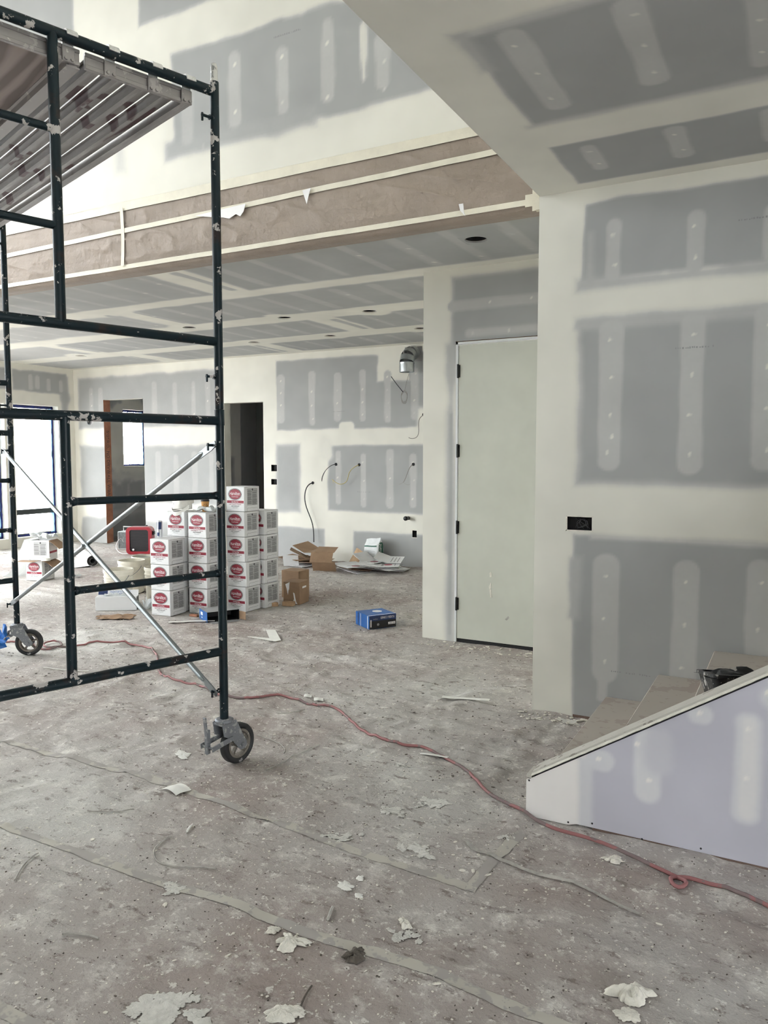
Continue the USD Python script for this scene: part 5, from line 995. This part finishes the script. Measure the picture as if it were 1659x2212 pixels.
part(sk, 'green_print', sheet(10, 3, lambda u, v: sackf(.62 + u * .24, .70 + v * .05) * np.array([1.01, 1.03, 1])[:, None, None]), M['green'], True)
m = text_on('Easy Sand', .040, .24, 0, 0, 0); m.apply_transform(trimesh.transformations.rotation_matrix(-PI / 2, [0, 1, 0])); m = T(m, rz=PI / 2 * .92); b = m.bounds
part(sk, 'lettering', T(m, (.159 - b[1][0] + .002, -.018 - (b[0][1] + b[1][1]) / 2, .20 - (b[0][2] + b[1][2]) / 2)), M['print_white'])
parts(sk, 'grey_print', [sheet(8, 2, lambda u, v: sackf(.64 + u * .18, z_ + v * .012) * np.array([1.01, 1.03, 1])[:, None, None]) for z_ in (.30, .36, .42, .48, .54)], M['print_grey'])

# ---------------------------------------------------------------- duct, pipe stub and wires on the back wall
t = thing('duct_elbow', 'shiny galvanised duct elbow turned down below the ceiling on the back wall', 'duct', (-4.66, YB, 2.66))
Rd = .098
part(t, 'collar', J(lathe([(Rd, 0), (Rd + .003, .005), (Rd + .003, .11), (Rd + .006, .115), (Rd + .006, .128), (Rd, .132), (Rd - .003, .132), (Rd - .003, 0), (Rd, 0)], 36)).apply_translation([0, -.20, 0]), M['duct'], 40)
part(t, 'duct_inside', T(cyl(Rd - .004, .09, .10, 30), (0, -.20, 0)), M['dark'])
segs = []
for a0, a1 in ((0, 30), (30, 60), (60, 90)):
    P_ = [];
    for aa in (a0 + 1.0, a1 - 1.0):
        q = math.radians(aa); P_.append((0, -.20 + .20 * (1 - math.cos(q)), .132 + .20 * math.sin(q) * .72))
    segs.append(tube(P_, Rd - (.001 if a0 == 30 else 0), 32, cap=False)); segs.append(tube([P_[1], (np.array(P_[1]) + (np.array(P_[1]) - np.array(P_[0])) * .06)], Rd + .004, 32, cap=False))
for s_ in segs[::2]: part(t, 'gore', s_, M['duct'], True)
part(t, 'seam_bead', segs[1::2], M['duct'], True)
part(t, 'wall_patch', bx(-.13, .13, -.004, -.001, .16, .36), M['print_grey'])
def wallwire(name, label, pts, m, r_=.005, extra=None):
    P_ = spline([(x, YB - d, z) for x, d, z in pts], 8); o = [tube(P_, r_, 7)]
    for e in extra or []: o.append(tube(spline([(x, YB - d, z) for x, d, z in e], 6), r_ * .5, 6))
    t = thing(name, label, 'wire', (pts[0][0], YB, pts[0][2]))
    for q, mm in enumerate(o): part(t, 'cable' if q == 0 else 'bare_end', T(mm, (-pts[0][0], -YB, -pts[0][2])), m, True)
    part(t, 'hole', T(cyl(.022, 0, .003, 16), (0, -.0035, 0), rx=PI / 2), M['dark'])
wallwire('hanging_wire', 'doubled grey wire drooping from the back wall, left of three in a row', [(-5.907, -.01, 1.417), (-5.95, .06, 1.40), (-6.03, .10, 1.32), (-6.08, .11, 1.22), (-6.09, .10, 1.17)], M['wire_dark'], .0045, [[(-6.09, .10, 1.17), (-6.06, .11, 1.25), (-5.99, .10, 1.36), (-5.93, .05, 1.41)]])
wallwire('hanging_wire', 'pale yellow-tipped wire drooping from the back wall, middle of three', [(-5.518, -.01, 1.412), (-5.55, .05, 1.39), (-5.63, .09, 1.30), (-5.67, .10, 1.18), (-5.76, .11, 1.135), (-5.86, .12, 1.17), (-5.90, .12, 1.20)], M['wire_yellow'], .005, [[(-5.88, .12, 1.185), (-5.89, .12, 1.16), (-5.87, .12, 1.145)]])
wallwire('hanging_wire', 'short grey wire with bare ends, right of three on the back wall', [(-4.657, -.01, 1.424), (-4.68, .05, 1.39), (-4.72, .08, 1.28), (-4.76, .10, 1.18)], M['wire'], .005, [[(-4.76, .10, 1.18), (-4.80, .11, 1.155), (-4.82, .11, 1.15)], [(-4.76, .10, 1.18), (-4.72, .10, 1.15), (-4.66, .10, 1.15)]])
wallwire('hanging_cable', 'thick dark cable hanging lowest from the back wall near the cartons', [(-6.312, -.01, 1.14), (-6.36, .06, 1.10), (-6.395, .09, .98), (-6.37, .09, .78), (-6.27, .09, .55), (-6.245, .09, .36), (-6.25, .08, .27)], M['wire_dark'], .008)
rcw = np.random.default_rng(12)
coil = [(.045 * math.cos(t_) * (1 + .15 * math.sin(3 * t_)), .08 + .01 * math.sin(2 * t_), .075 * math.sin(t_) - .002 * t_) for t_ in np.linspace(0, 18, 60)]
t = thing('wire_coil', 'small coil of bare wire on the back wall under the duct elbow', 'wire', (-4.76, YB, 2.36))
part(t, 'coil', tube([(x, -y, z) for x, y, z in coil], .003, 5), M['wire'], True); part(t, 'straight_end', tube([(-.02, -.08, .05), (-.10, -.12, .16), (-.17, -.14, .26)], .005, 6), M['wire_dark']); part(t, 'straight_end', tube([(.0, -.07, .06), (.02, -.03, .22), (.03, .001, .30)], .0025, 5), M['wire'])
wallwire('hanging_wire', 'pale wire loop on the back wall beside the door wall corner', [(-4.50, -.01, 2.10), (-4.55, .05, 2.02), (-4.54, .08, 1.90), (-4.56, .09, 1.80), (-4.64, .10, 1.775), (-4.68, .10, 1.79)], M['wire'], .005)
t = thing('pipe_stub', 'dark capped pipe stub sticking out low on the back wall', 'pipe', (-4.73, YB, .68)); part(t, 'pipe', T(cyl(.026, 0, .09, 18), (0, 0, 0), rx=PI / 2), M['wire_dark'], True); part(t, 'cap', T(cyl(.031, .075, .10, 18), rx=PI / 2), M['blackmetal'], True)
t = thing('ring_box', 'round metal wiring box on the back wall left of the stud opening', 'wiring box', (-11.013, YB, 2.126)); part(t, 'ring', J(lathe([(.038, 0), (.05, 0), (.05, .012), (.038, .012), (.038, 0)], 24)).apply_transform(trimesh.transformations.rotation_matrix(PI / 2, [1, 0, 0])), M['galv'], True); part(t, 'box_inside', T(cyl(.038, .001, .004, 20), rx=PI / 2), M['dark']); part(t, 'wire_end', [tube([(.0, -.004, .0), (.015 * q, -.03, .012 * (q % 2))], .004, 5) for q in (-1, 1, 2)], M['wire'])

# ---------------------------------------------------------------- tub on the stair
t = thing('mud_tub', 'black mud-spattered tub tilted on the stair behind the sloping wall', 'tub', (-.12, 3.50, .462), .30, rx=-.20)
tubp = [sbox(-.20, -.15, .20, .15).buffer(-.04).buffer(.04, 6), sbox(-.16, -.115, .16, .115).buffer(-.03).buffer(.03, 6)]
m = trimesh.convex.convex_hull(np.vstack([np.c_[np.array(tubp[0].exterior.coords), np.full(len(tubp[0].exterior.coords), .17)], np.c_[np.array(tubp[1].exterior.coords), np.zeros(len(tubp[1].exterior.coords))]]))
part(t, 'tub_body', m, M['tub'], 40); part(t, 'rim', T(ext(tubp[0].buffer(.008).difference(tubp[0].buffer(-.012)), .012), (0, 0, .165)), M['tub'])
part(t, 'draped_bag', T(crumple(.40, .28, .085, 23, wrap=.75), (0, 0, .160)), M['blackbag'], True, label='crumpled black bag lining the tub')

# ---------------------------------------------------------------- on the floor: cord, tape strips, scraps, dried mud
fh = lambda x, y: floor_h(np.atleast_1d(np.asarray(x, float)), np.atleast_1d(np.asarray(y, float)))
cpts = [(-5.95, 3.86), (-5.788, 4.006), (-5.70, 4.06), (-5.52, 4.10), (-5.36, 4.02), (-5.24, 4.03), (-5.20, 4.11), (-5.29, 4.19), (-5.37, 4.13), (-5.30, 4.06), (-5.17, 4.16), (-5.085, 4.30), (-4.90, 4.43), (-4.72, 4.47), (-4.50, 4.42), (-4.244, 4.233), (-3.95, 3.96), (-3.70, 3.85), (-3.465, 3.83), (-3.245, 3.76), (-3.10, 3.75), (-2.98, 3.80), (-2.91, 3.91), (-2.76, 3.92), (-2.60, 3.89), (-2.41, 3.87), (-2.221, 3.727), (-2.03, 3.606), (-1.855, 3.555), (-1.707, 3.575), (-1.561, 3.53), (-1.44, 3.465), (-1.32, 3.355), (-1.18, 3.225), (-1.07, 3.145), (-.945, 3.085), (-.827, 3.03), (-.712, 3.018), (-.597, 2.995), (-.447, 2.942), (-.37, 2.915), (-.315, 2.89), (-.302, 2.855), (-.325, 2.828), (-.352, 2.85), (-.348, 2.895), (-.30, 2.918), (-.24, 2.912), (-.14, 2.885), (-.03, 2.83), (.12, 2.74), (.30, 2.66)]
cp = spline([(x, y, 0) for x, y in cpts], 10); lift = np.zeros(len(cp)); lift[400:452] = .014 * np.sin(np.linspace(0, PI, 52)); lift[52:92] += .010 * np.sin(np.linspace(0, PI, 40))
cp[:, 2] = np.maximum(fh(cp[:, 0], cp[:, 1]), -.004) + .0085 + lift
solo('extension_cord', tube(cp, .0075, 10), M['cord'], 'dusty red extension cord snaking across the paper floor to the stair wall', 'cord', True)
def draped(pts, w, lift_=.0012, n=60, jag=0.0, seed=0):
    P_ = spline([(x, y, 0) for x, y in pts], max(4, n // (len(pts) - 1))) if len(pts) > 2 else np.linspace((*pts[0], 0), (*pts[1], 0), n)
    t_ = np.gradient(P_, axis=0); t_ /= np.linalg.norm(t_, axis=1, keepdims=True); nn = np.c_[-t_[:, 1], t_[:, 0], 0 * t_[:, 0]]; r = np.random.default_rng(seed)
    L = len(P_); jj = np.cumsum(r.normal(0, jag, (L, 2)), 0) * .3 + r.normal(0, jag, (L, 2)); jj -= jj.mean(0)
    rows = np.stack([P_ + nn * (k * w / 2 + (jj[:, :1] if k < 0 else jj[:, 1:])) for k in (-1, -.33, .33, 1)], 1)
    rows[..., 2] = floor_h(rows[..., 0], rows[..., 1]) + lift_
    V = rows.reshape(-1, 3); i, j = np.meshgrid(np.arange(L - 1), np.arange(3), indexing='ij'); a = (i * 4 + j).ravel()
    F_ = np.vstack([np.stack([a, a + 4, a + 5], 1), np.stack([a, a + 5, a + 1], 1)]); m = trimesh.Trimesh(V, F_, process=False)
    if m.face_normals[:, 2].mean() < 0: m.invert()
    return m
for lab, pts, w_, n_ in (('pale masking tape seam running across the floor to the stair wall corner', [(-4.2, 2.61), (-3.56, 2.604), (-2.598, 2.602), (-2.1, 2.56), (-1.637, 2.524), (-1.315, 2.485), (-.965, 2.487)], .040, 220),
                         ('short tape strip from the stair wall corner towards the camera', [(-.984, 2.485), (-.972, 2.72), (-.950, 2.96)], .042, 50),
                         ('second long tape seam across the floor, nearer the camera', [(-4.2, 1.975), (-2.9, 1.976), (-2.348, 1.979), (-1.994, 1.987), (-1.64, 1.998), (-1.397, 1.983), (-1.046, 2.001), (-.813, 1.998), (.6, 2.0)], .042, 260),
                         ('tape seam just entering the bottom left corner of the picture', [(-3.0, 1.285), (-1.926, 1.29), (-1.30, 1.292)], .046, 120)):
    solo('floor_tape', draped(pts, w_, .0028, n_, .0012, 3), M['floor_tape'], lab, 'tape', True)
def splat(x, y, r, h, seed, m='mudwhite', lab='', cat='dried mud', sx=1.0, rot=0.0, name='mud_splat', rough=.5):
    R_, A_ = 14, 72; rr = np.linspace(0, 1, R_); aa = np.linspace(0, 2 * PI, A_, endpoint=False); g1, g2 = np.meshgrid(rr, aa, indexing='ij')
    ed = .30 + 1.35 * fbm(np.stack([np.cos(aa) * 2.1 + seed, np.sin(aa) * 2.1, np.zeros(A_)], -1), 5, seed)
    X, Y = g1 * r * ed[None] * np.cos(g2) * sx, g1 * r * ed[None] * np.sin(g2)
    n1 = fbm(np.stack([X / r * 2.2, Y / r * 2.2, np.full_like(X, seed)], -1), 4, seed + 2)
    Z = h * (1 - g1 ** 4) * (1 - rough + rough * 2 * n1)
    c_, s_ = math.cos(rot), math.sin(rot); X, Y = X * c_ - Y * s_, X * s_ + Y * c_
    V = np.stack([X, Y, Z], -1).reshape(-1, 3)
    i, j = np.meshgrid(np.arange(R_ - 1), np.arange(A_), indexing='ij'); k = (j + 1) % A_
    a, b, c, d = (i * A_ + j).ravel(), (i * A_ + k).ravel(), ((i + 1) * A_ + k).ravel(), ((i + 1) * A_ + j).ravel()
    ms = trimesh.Trimesh(V, np.vstack([np.stack([a, d, c], 1), np.stack([a, c, b], 1)]), process=False)
    gz = floor_h(V[:, 0] + x, V[:, 1] + y); ms.vertices = np.c_[V[:, 0] + x, V[:, 1] + y, V[:, 2] + gz + .0030]
    if lab is None: return ms
    return solo(name, ms, M[m], lab, cat, True)
def powder(x, y, r, n, seed, lab, sx=1.3, rot=0.3, m='dust'):
    """a trodden splash: many small thin flakes close together"""
    g_ = np.random.default_rng(seed); ms = []
    for _ in range(n):
        p, q = g_.normal(0, .45, 2) * r; p *= sx; px, py = x + p * math.cos(rot) - q * math.sin(rot), y + p * math.sin(rot) + q * math.cos(rot)
        ms.append(splat(px, py, r * g_.uniform(.08, .30), .0015, int(g_.integers(1, 9999)), lab=None, sx=g_.uniform(.8, 1.8), rot=g_.uniform(0, 3)))
    return solo('mud_splash', ms, M[m], lab, 'dried mud', True, kind='stuff')
splat(-.374, 2.19, .048, .022, 41, lab='thick ridged lump of dried plaster at the lower right', rot=.4, rough=.8, sx=1.25)
splat(-.365, 2.10, .030, .004, 42, lab='thin white smear just below the lower-right plaster lump')
splat(-1.369, 1.922, .046, .012, 43, lab='large white plaster splash beside the second tape seam', rough=.7)
splat(-1.46, 1.945, .026, .006, 44, lab='small cream splash left of the large splash by the second seam')
splat(-1.206, 1.658, .040, .014, 45, lab='crisp white plaster flake at the bottom edge', sx=1.5, rot=.3)
splat(-1.099, 2.186, .028, .012, 46, lab='curled white plaster flake in the middle foreground', rot=.8, sx=.8)
powder(-1.075, 2.12, .040, 22, 47, 'flat grey-white smear right of the curled foreground flake')
splat(-1.386, 2.274, .026, .004, 48, 'paperwhite', lab='torn white paper flake, larger of a pair in the foreground', cat='paper scrap', name='paper_flake', sx=1.3)
splat(-1.365, 2.345, .018, .004, 49, 'paperwhite', lab='smaller torn paper flake of the foreground pair', cat='paper scrap', name='paper_flake', sx=.7)
splat(-1.310, 2.249, .015, .003, 50, 'paperwhite', lab='oval white paper disc in the middle foreground', cat='paper scrap', name='paper_flake', rough=.1)
powder(-1.593, 2.578, .050, 34, 51, 'powdery white splash across the first tape seam')
powder(-1.262, 2.632, .055, 38, 52, 'wide powdery splash between the seam and the cord')
splat(-.574, 2.935, .040, .007, 53, lab='hooked white mud splash below the stair wall', rough=.9, sx=1.1)
splat(-2.746, 2.902, .030, .004, 54, 'paperwhite', lab='white paper flake left of the near caster', cat='paper scrap', name='paper_flake', sx=1.3)
powder(-1.385, 3.02, .055, 44, 55, 'rough white plaster patch beside the cord before the stair')
powder(-1.50, 2.86, .045, 40, 56, 'broken white dust patch in front of the cord')
powder(-.99, 2.87, .030, 18, 57, 'crumbled plaster at the foot of the stair wall corner')
powder(-1.70, 3.33, .035, 26, 58, 'pale splash left of the cord near the middle')
powder(-1.02, 3.66, .050, 30, 59, 'pale flattened lump on the shaded floor before the stair')
powder(-1.52, 1.49, .10, 30, 60, 'large thin grey-white splash at the bottom centre')
powder(-1.93, 1.98, .040, 26, 61, 'cream splash lying across the second tape seam, left')
splat(-.955, 3.78, .035, .018, 62, 'dirt', lab='dark swept dirt heap against the first stair step', cat='dirt', name='dirt_heap', rough=1.0)
splat(-1.16, 1.955, .035, .012, 63, 'dirt', lab='dark dirt heap beside the second tape seam', cat='dirt', name='dirt_heap', rough=1.0)
powder(-1.13, 4.36, .050, 40, 64, 'plaster crumbs along the foot of the right wall corner')
# loose scraps
def scrap(w, l, curl, x, y, rz, lab, name='paper_scrap', m='paperwhite', cat='paper scrap', th=.0008):
    f = lambda u, v: np.stack([(u - .5) * w, (v - .5) * l, curl * (1 - (2 * v - 1) ** 2) + .003 * np.sin(u * 5)], 0)
    ms = T(sheet(8, 14, f, th), (x, y, float(fh(x, y)[0]) + .008), rz=rz); return solo(name, ms, M[m], lab, cat, True)
scrap(.085, .105, .012, -2.47, 2.565, 1.4, 'white paper square curling up on the tape seam')
scrap(.050, .060, .004, -2.732, 4.031, .5, 'small white paper square behind the cord, left of two')
scrap(.060, .060, .003, -2.63, 4.001, .6, 'small pale paper square behind the cord, right of two')
scrap(.050, .30, -.0, -1.80, 4.43, 1.85, 'curled white strip on the floor before the right wall')
scrap(.055, .42, .004, -4.90, 5.33, 2.06 + .15, 'white board strip on the floor before the carton stacks', 'board_strip')
vv = np.array([(-4.06, 5.09), (-3.75, 5.06), (-3.735, 5.12), (-4.00, 5.40), (-4.08, 5.37), (-3.86, 5.13)])
solo('folded_strip', T(ext(Polygon(vv), .004), (0, 0, float(fh(-3.9, 5.2)[0]) + .014)), M['paperwhite'], 'white strip folded in a V on the bare floor', 'paper scrap')
scrap(.030, .15, .003, -1.60, 3.515, 1.7, 'cream curl of tape lying beside the cord')
solo('corner_bead_strip', draped([(-1.13, 2.765), (-1.05, 2.72), (-.90, 2.69), (-.70, 2.665), (-.55, 2.64), (-.42, 2.605)], .016, .012, 90, .0008, 5), M['stickgrey'], 'long bent grey strip lying before the stair wall', 'metal strip', True)
def stick(pts, r_, lab, m='stickgrey', name='twig', cat='twig'):
    P_ = spline([(x, y, 0) for x, y in pts], 8); P_[:, 2] = fh(P_[:, 0], P_[:, 1]) + r_ + .003
    return solo(name, tube(P_, r_, 6), M[m], lab, cat, True)
stick([(-2.261, 2.965), (-2.24, 3.10), (-2.194, 3.342)], .003, 'thin pale wire lying right of the near caster', name='wire_piece', cat='wire')
stick([(-2.583, 3.308), (-2.45, 3.30), (-2.36, 3.25), (-2.30, 3.17)], .003, 'short curved wire just behind the near caster', name='wire_piece', cat='wire')
stick([(-2.191, 2.24), (-2.175, 2.13), (-2.12, 2.085), (-1.968, 2.104), (-1.87, 2.14)], .0032, 'hooked grey wire between the two tape seams', name='wire_piece', cat='wire')
stick([(-2.56, 1.90), (-2.55, 1.855), (-2.52, 1.80), (-2.475, 1.735)], .0035, 'bent dark twig at the far left of the foreground')
stick([(-2.68, 2.24), (-2.55, 2.30), (-2.50, 2.335)], .003, 'slim grey wire left of the curled paper square', 'stickgrey', 'wire_piece', 'wire')
stick([(-2.185, 2.36), (-2.165, 2.30)], .005, 'short white plug lying between the tape seams', 'paperwhite', 'plastic_plug', 'scrap')
stick([(-1.345, 2.125), (-1.325, 2.06)], .005, 'stub of stick standing in dirt in the foreground', 'stickgrey')
stick([(-4.75, 3.62), (-4.60, 3.67), (-4.42, 3.74)], .004, 'pale stick between the two near scaffold posts', 'paperwhite')
stick([(-2.70, 3.66), (-2.62, 3.73), (-2.60, 3.80)], .003, 'forked pale twig beside the cord')
stick([(-1.20, 1.78), (-1.19, 1.72), (-1.165, 1.66)], .003, 'thin dark twig near the bottom edge', 'dirt')
stick([(-2.05, 1.60), (-1.98, 1.635), (-1.93, 1.64)], .004, 'small curved twig at the bottom left', 'stickgrey')
# crumbs nobody could count
r = np.random.default_rng(77); ms = []; ico = trimesh.creation.icosphere(0, 1.0)
def crumbs(n, x0, x1, y0, y1, smin, smax, flat):
    x, y = r.uniform(x0, x1, n), r.uniform(y0, y1, n)
    ok = ~(((y > YST - .03) & (x > -1.0)) | ((x > -5.6) & (x < -4.5) & (y > 5.35) & (y < 6.75)) | ((x > -6.3) & (x < -5.7) & (y > 5.2) & (y < 5.9)) | ((x > XP - .02) & (y > YD - .03)) | ((x > XS - .01) & (y > YR - .01)))
    x, y = x[ok], y[ok]; n = len(x); sc = np.exp(r.uniform(math.log(smin), math.log(smax), n)); a_ = r.uniform(0, 6.28, n)
    S_ = np.stack([sc * r.uniform(.7, 1.8, n), sc * r.uniform(.5, 1.2, n), sc * flat * r.uniform(.4, 1, n)], 1)
    v = ico.vertices[None] * S_[:, None] * r.uniform(.75, 1.25, (n, 12, 1)); c_, s_ = np.cos(a_)[:, None], np.sin(a_)[:, None]; z = floor_h(x, y)
    V = np.stack([v[..., 0] * c_ - v[..., 1] * s_ + x[:, None], v[..., 0] * s_ + v[..., 1] * c_ + y[:, None], v[..., 2] + (z + .0012 + S_[:, 2] * .3)[:, None]], -1).reshape(-1, 3)
    return trimesh.Trimesh(V, (ico.faces[None] + 12 * np.arange(n)[:, None, None]).reshape(-1, 3), process=False)
solo('plaster_crumbs', J(crumbs(2800, -2.8, .2, 1.2, 3.4, .0012, .0042, .6), crumbs(1500, -5.6, -.6, 3.2, 5.6, .0018, .0065, .5), crumbs(60, -2.7, .1, 1.25, 3.1, .006, .011, .25), crumbs(90, XP + .1, XS, 5.60, 5.80, .006, .016, .5), crumbs(60, XS - .05, -1.0, 4.30, 4.44, .006, .016, .5)), M['mudwhite'], 'white plaster crumbs scattered over the near part of the paper floor', 'plaster crumbs', kind='stuff')
solo('plaster_crumbs', crumbs(500, -6.5, -2.85, 5.7, 8.2, .003, .009, .5), M['mudwhite'], 'white plaster crumbs scattered over the far floor towards the back wall', 'plaster crumbs', kind='stuff')
solo('dirt_crumbs', J(crumbs(1500, -2.8, .2, 1.2, 3.4, .0010, .0038, .7), crumbs(900, -5.6, -.6, 3.2, 5.6, .002, .007, .5)), M['dirt'], 'dark dirt specks scattered over the near part of the paper floor', 'dirt', kind='stuff')
solo('dirt_crumbs', crumbs(500, -6.5, -2.85, 5.7, 8.2, .003, .009, .5), M['dirt'], 'dark dirt specks scattered over the far floor towards the back wall', 'dirt', kind='stuff')
